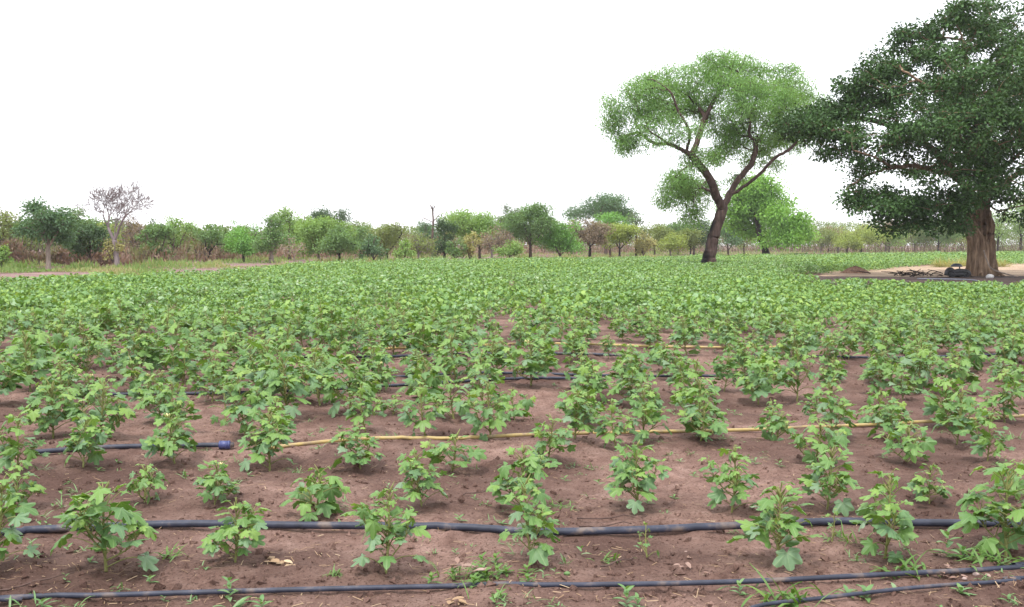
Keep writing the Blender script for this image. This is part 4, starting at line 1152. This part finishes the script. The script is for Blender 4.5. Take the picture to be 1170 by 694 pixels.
weed('grass_tuft', 642, 581, lambda m_, g: tuft(m_, 34, .10, .0035, g, .03), M_GRASS, 'small fine grass tuft behind the thick pipe near the centre', 'grass')
weed('grass_tuft', 192, 638, lambda m_, g: tuft(m_, 22, .10, .005, g, .03), M_GRASS, 'sparse grass tuft between the two largest plants at left', 'grass')
weed('grass_tuft', 380, 655, lambda m_, g: tuft(m_, 26, .09, .003, g, .02), M_GRASS, 'wispy grey green grass tuft left of the fourth foreground plant', 'grass')
weed('grass_tuft', 695, 640, lambda m_, g: tuft(m_, 20, .10, .0055, g, .03), M_GRASS, 'small grass tuft left of the spindly foreground plant', 'grass')
weed('leafy_weed', 716, 690, lambda m_, g: (sprout(m_, (0, 0, 0), .10, 11, .065, g), sprout(m_, (.05, .01, 0), .05, 7, .05, g)), M_SPROUT, 'upright green weed at the bottom edge, crossing the front pipe', 'weed')
weed('leafy_weed', 845, 676, lambda m_, g: sprout(m_, (0, 0, 0), .06, 9, .05, g), M_SPROUT, 'tiny pale weed standing in front of the front pipe', 'weed')
weed('leafy_weed', 268, 690, lambda m_, g: (tuft(m_, 9, .13, .008, g, .02), sprout(m_, (-.05, .10, 0), .11, 11, .06, g), sprout(m_, (.12, .0, 0), .05, 8, .06, g)), M_SPROUT, 'leafy weed with two arching blades over the front pipe at left', 'weed')
weed('leafy_weed', 25, 690, lambda m_, g: (tuft(m_, 14, .09, .005, g, .05), sprout(m_, (.09, .0, 0), .03, 6, .05, g)), M_SPROUT, 'low yellowish weeds at the bottom left corner', 'weed')
weed('leafy_weed', 990, 680, lambda m_, g: (sprout(m_, (0, 0, 0), .04, 10, .075, g), sprout(m_, (.14, .02, 0), .04, 7, .06, g), sprout(m_, (-.08, .02, 0), .03, 7, .06, g)), M_SPROUT, 'flat leafy weed between the front pipe and the drip line', 'weed')
weed('leafy_weed', 1098, 684, lambda m_, g: sprout(m_, (0, 0, 0), .02, 8, .06, g), M_SPROUT, 'small flat weed in front of the drip line', 'weed')
weed('leafy_weed', 1082, 645, lambda m_, g: (sprout(m_, (0, 0, 0), .14, 9, .08, g), sprout(m_, (.08, 0, 0), .05, 8, .07, g)), M_SPROUT, 'young single stemmed weed left of the bright grass tuft', 'weed')
x, y = gnd(545, 665)
rt = empty('weed_patch', (x, y, float(gh(x, y)) - .004), 'tangled weed patch with curled pink dead leaves behind the front pipe', 'weed', 'weeds on the bare soil')
mb = MB(); g = np.random.default_rng(55)
for k in range(17): sprout(mb, (g.normal(.03, .10), g.normal(.02, .09), 0), g.uniform(.02, .07), 9, .05, g)
tuft(mb, 60, .12, .003, g, .1); mb.build('weed_leaves', M_GRASS, rt)
mb = MB()
for c, s_ in (((-.07, .03, .07), .055), ((.04, .0, .06), .05), ((-.10, .05, .1), .03), ((-.02, -.10, .01), .04), ((.06, -.12, .01), .03)):
    for k in range(2): blade(mb, c, g.uniform(0, 6), s_ * 1.6, s_ * .42, R(20), R(60), g, g.random())
mb.build('dead_leaves', M_DEAD, rt)
def leaves_on_ground(px, py, n_, spread, L, label, mat=M_DEAD):
    x, y = gnd(px, py); g = np.random.default_rng(int(px)); mb = MB()
    for k in range(n_): blade(mb, (g.normal(0, spread), g.normal(0, spread), g.uniform(.005, .03)), g.uniform(0, 6.28), L * g.uniform(.7, 1.3), L * .33, R(g.uniform(0, 30)), R(50), g, g.random())
    o = mb.build('dead_leaves', mat); o.location = (x, y, float(gh(x, y))); return tag(o, label, 'dead leaves')
leaves_on_ground(1092, 662, 9, .04, .04, 'clump of pale curled dead leaves on the front pipe at right')
leaves_on_ground(520, 692, 5, .03, .05, 'dry yellowish leaves at the bottom edge below the weed patch', M_STRAW)
leaves_on_ground(320, 645, 9, .03, .06, 'bundle of pale dry straw beside the third foreground plant', M_STRAW)
leaves_on_ground(785, 644, 6, .05, .04, 'few reddish dead leaves on the soil right of the spindly plant')
for px, py, L, a, lb in ((700, 594, .42, .05, 'thin dark dry twig behind the thick pipe, the upper of two'), (692, 601, .30, -.04, 'thin dark dry twig close behind the thick pipe, the lower of two'), (540, 562, .26, .1, 'short dry twig on bare soil left of the big second row plant'),
                         (40, 668, .34, .5, 'pale bent twig on soil near the left edge'), (930, 518, .3, -.1, 'dark twig lying in front of the yellow hose at right'), (705, 648, .2, .4, 'short dark twig beside the small grass tuft in the foreground')):
    x, y = gnd(px, py); mb = MB(); g = np.random.default_rng(int(px))
    p = np.array([(t_ * L * math.cos(a), t_ * L * math.sin(a), .012 + .012 * math.sin(t_ * 5)) for t_ in np.linspace(-.5, .5, 7)]) + g.normal(0, .006, (7, 3))
    tube(mb, p, np.linspace(.005, .003, 7), 5)
    o = mb.build('dry_twig', M_TWIG); o.location = (x, y, float(gh(x, y)) + .008); tag(o, lb, 'twig', 'dry twigs on the soil')
stone(648, 657, .016, 'tiny round pale green fruit like pebble right of the fifth foreground plant', mat=M_SPROUT, nm='pebble', cat='pebble')
for px, py, rr_, lb in ((1115, 664, .016, 'pale pinkish pebble by the front pipe at right, larger of two'), (1102, 668, .012, 'pale pinkish pebble by the front pipe at right, smaller of two')):
    stone(px, py, rr_, lb, mat=plain_mat('pink_stone', [(.3, (.28, .2, .18)), (.7, (.42, .32, .29))], 30, .8), nm='pebble', cat='pebble')

# straw litter, clods and seedlings spread over the near soil
g = np.random.default_rng(77)
mb = MB(); n = 9000
yy = 3.9 + 14 * g.random(n) ** 1.9; xx = g.uniform(-.56, .56, n) * yy
keep = (vnoise(xx * 1.6, yy * 2.0, 50) > .45) | (yy < 4.6)
xx, yy = xx[keep], yy[keep]; n = len(xx)
dr = np.stack([g.normal(0, 1, n), g.normal(0, 1, n), g.normal(0, .12, n)], -1)
scatter(mb, np.array([(0, 1, 0), (1, 1, 0), (1, -1, .0), (0, -1, .0)], float), np.array([(0, 1, 2, 3)]), np.stack([xx, yy, gh(xx, yy) + .006], -1), rotmats(dr, g.uniform(-.5, .5, n)),
        np.stack([g.uniform(.012, .06, n), g.uniform(.0007, .0022, n), np.ones(n)], -1), g.random(n))
tag(mb.build('straw_litter', M_STRAW, smooth=False), 'bits of dry straw scattered over the soil', 'litter', kind='stuff')
mb = MB(); n = 12000
yy = 3.9 + 12 * g.random(n) ** 1.6; xx = g.uniform(-.56, .56, n) * yy
oc = np.array([(1, 0, 0), (0, 1, 0), (-1, 0, 0), (0, -1, 0), (0, 0, .8), (0, 0, -.8)], float); of = np.array([(0, 1, 4), (1, 2, 4), (2, 3, 4), (3, 0, 4), (1, 0, 5), (2, 1, 5), (3, 2, 5), (0, 3, 5)])
sz = (g.random(n) ** 6 * .03 + .004)[:, None] * g.uniform(.7, 1.3, (n, 3))
scatter(mb, oc, of, np.stack([xx, yy, gh(xx, yy) + .002], -1), rotmats(g.normal(0, 1, (n, 3)), g.uniform(0, 6, n)), sz, 0)
tag(mb.build('soil_clods', M_SOIL, smooth=False), 'crumbs and small clods lying on the soil', 'soil crumbs', kind='stuff')
mb = MB()
for k in range(900):
    y_ = 3.95 + 12 * g.random() ** 1.5; x_ = g.uniform(-.54, .54) * y_
    if vnoise(x_ * 1.1, y_ * 1.3, 60) < .42: continue
    c = (x_, y_, float(gh(x_, y_)))
    if g.random() < .6: 
        m2 = MB(); tuft(m2, int(g.integers(4, 12)), g.uniform(.03, .09), .003, g, .018); 
        mb.add(np.concatenate(m2.V) + c, np.concatenate(m2.F4), np.concatenate(m2.T))
    else:
        m2 = MB(); sprout(m2, (0, 0, 0), g.uniform(.01, .05), int(g.integers(3, 7)), g.uniform(.025, .05), g)
        mb.add(np.concatenate(m2.V) + c, np.concatenate(m2.F4), np.concatenate(m2.T))
tag(mb.build('small_weeds', M_SPROUT), 'tiny weed seedlings scattered over the bare soil', 'weeds', kind='stuff')
# dry pale grass tufts behind the fig tree
for px, py, lb in ((1073, 305.5, 'small dry straw coloured grass tuft, farthest left behind the fig tree'), (1088, 305, 'tallest dry pale grass tuft left of the fig trunk'), (1104, 304.5, 'wide dry pale grass tuft touching the fig trunk'), (1143, 305, 'dry pale grass tuft right of the fig trunk')):
    x, y = gnd(px, py); g = np.random.default_rng(int(px)); mb = MB(); tuft(mb, 170, 1.0, .016, g, .28)
    o = mb.build('dry_grass_tuft', LEAF['straw']); o.location = (x, y, 0); tag(o, lb, 'grass', 'dry grass tufts behind the fig tree')

# ------------------------------------------------------------------ air
hm = bpy.data.materials.new('haze'); hm.use_nodes = True
t = hm.node_tree; t.nodes.clear()
out = t.nodes.new('ShaderNodeOutputMaterial'); vol = t.nodes.new('ShaderNodeVolumePrincipled')
vol.inputs['Density'].default_value = .00025
vol.inputs['Color'].default_value = (.93, .95, 1.0, 1)
vol.inputs['Anisotropy'].default_value = .2
t.links.new(vol.outputs[0], out.inputs['Volume'])
mb = MB()
x0, x1, y0_, y1_, z0, z1_ = -3300, 3300, -800, 4400, -1.2, 42
mb.add([(x0, y0_, z0), (x1, y0_, z0), (x1, y1_, z0), (x0, y1_, z0), (x0, y0_, z1_), (x1, y0_, z1_), (x1, y1_, z1_), (x0, y1_, z1_)],
       [(0, 3, 2, 1), (4, 5, 6, 7), (0, 1, 5, 4), (1, 2, 6, 5), (2, 3, 7, 6), (3, 0, 4, 7)])
hz_ = mb.build('haze', hm, smooth=False)
tag(hz_, 'thin pale haze in the air over the whole field', 'haze', kind='stuff')
sc.cycles.volume_bounces = 1
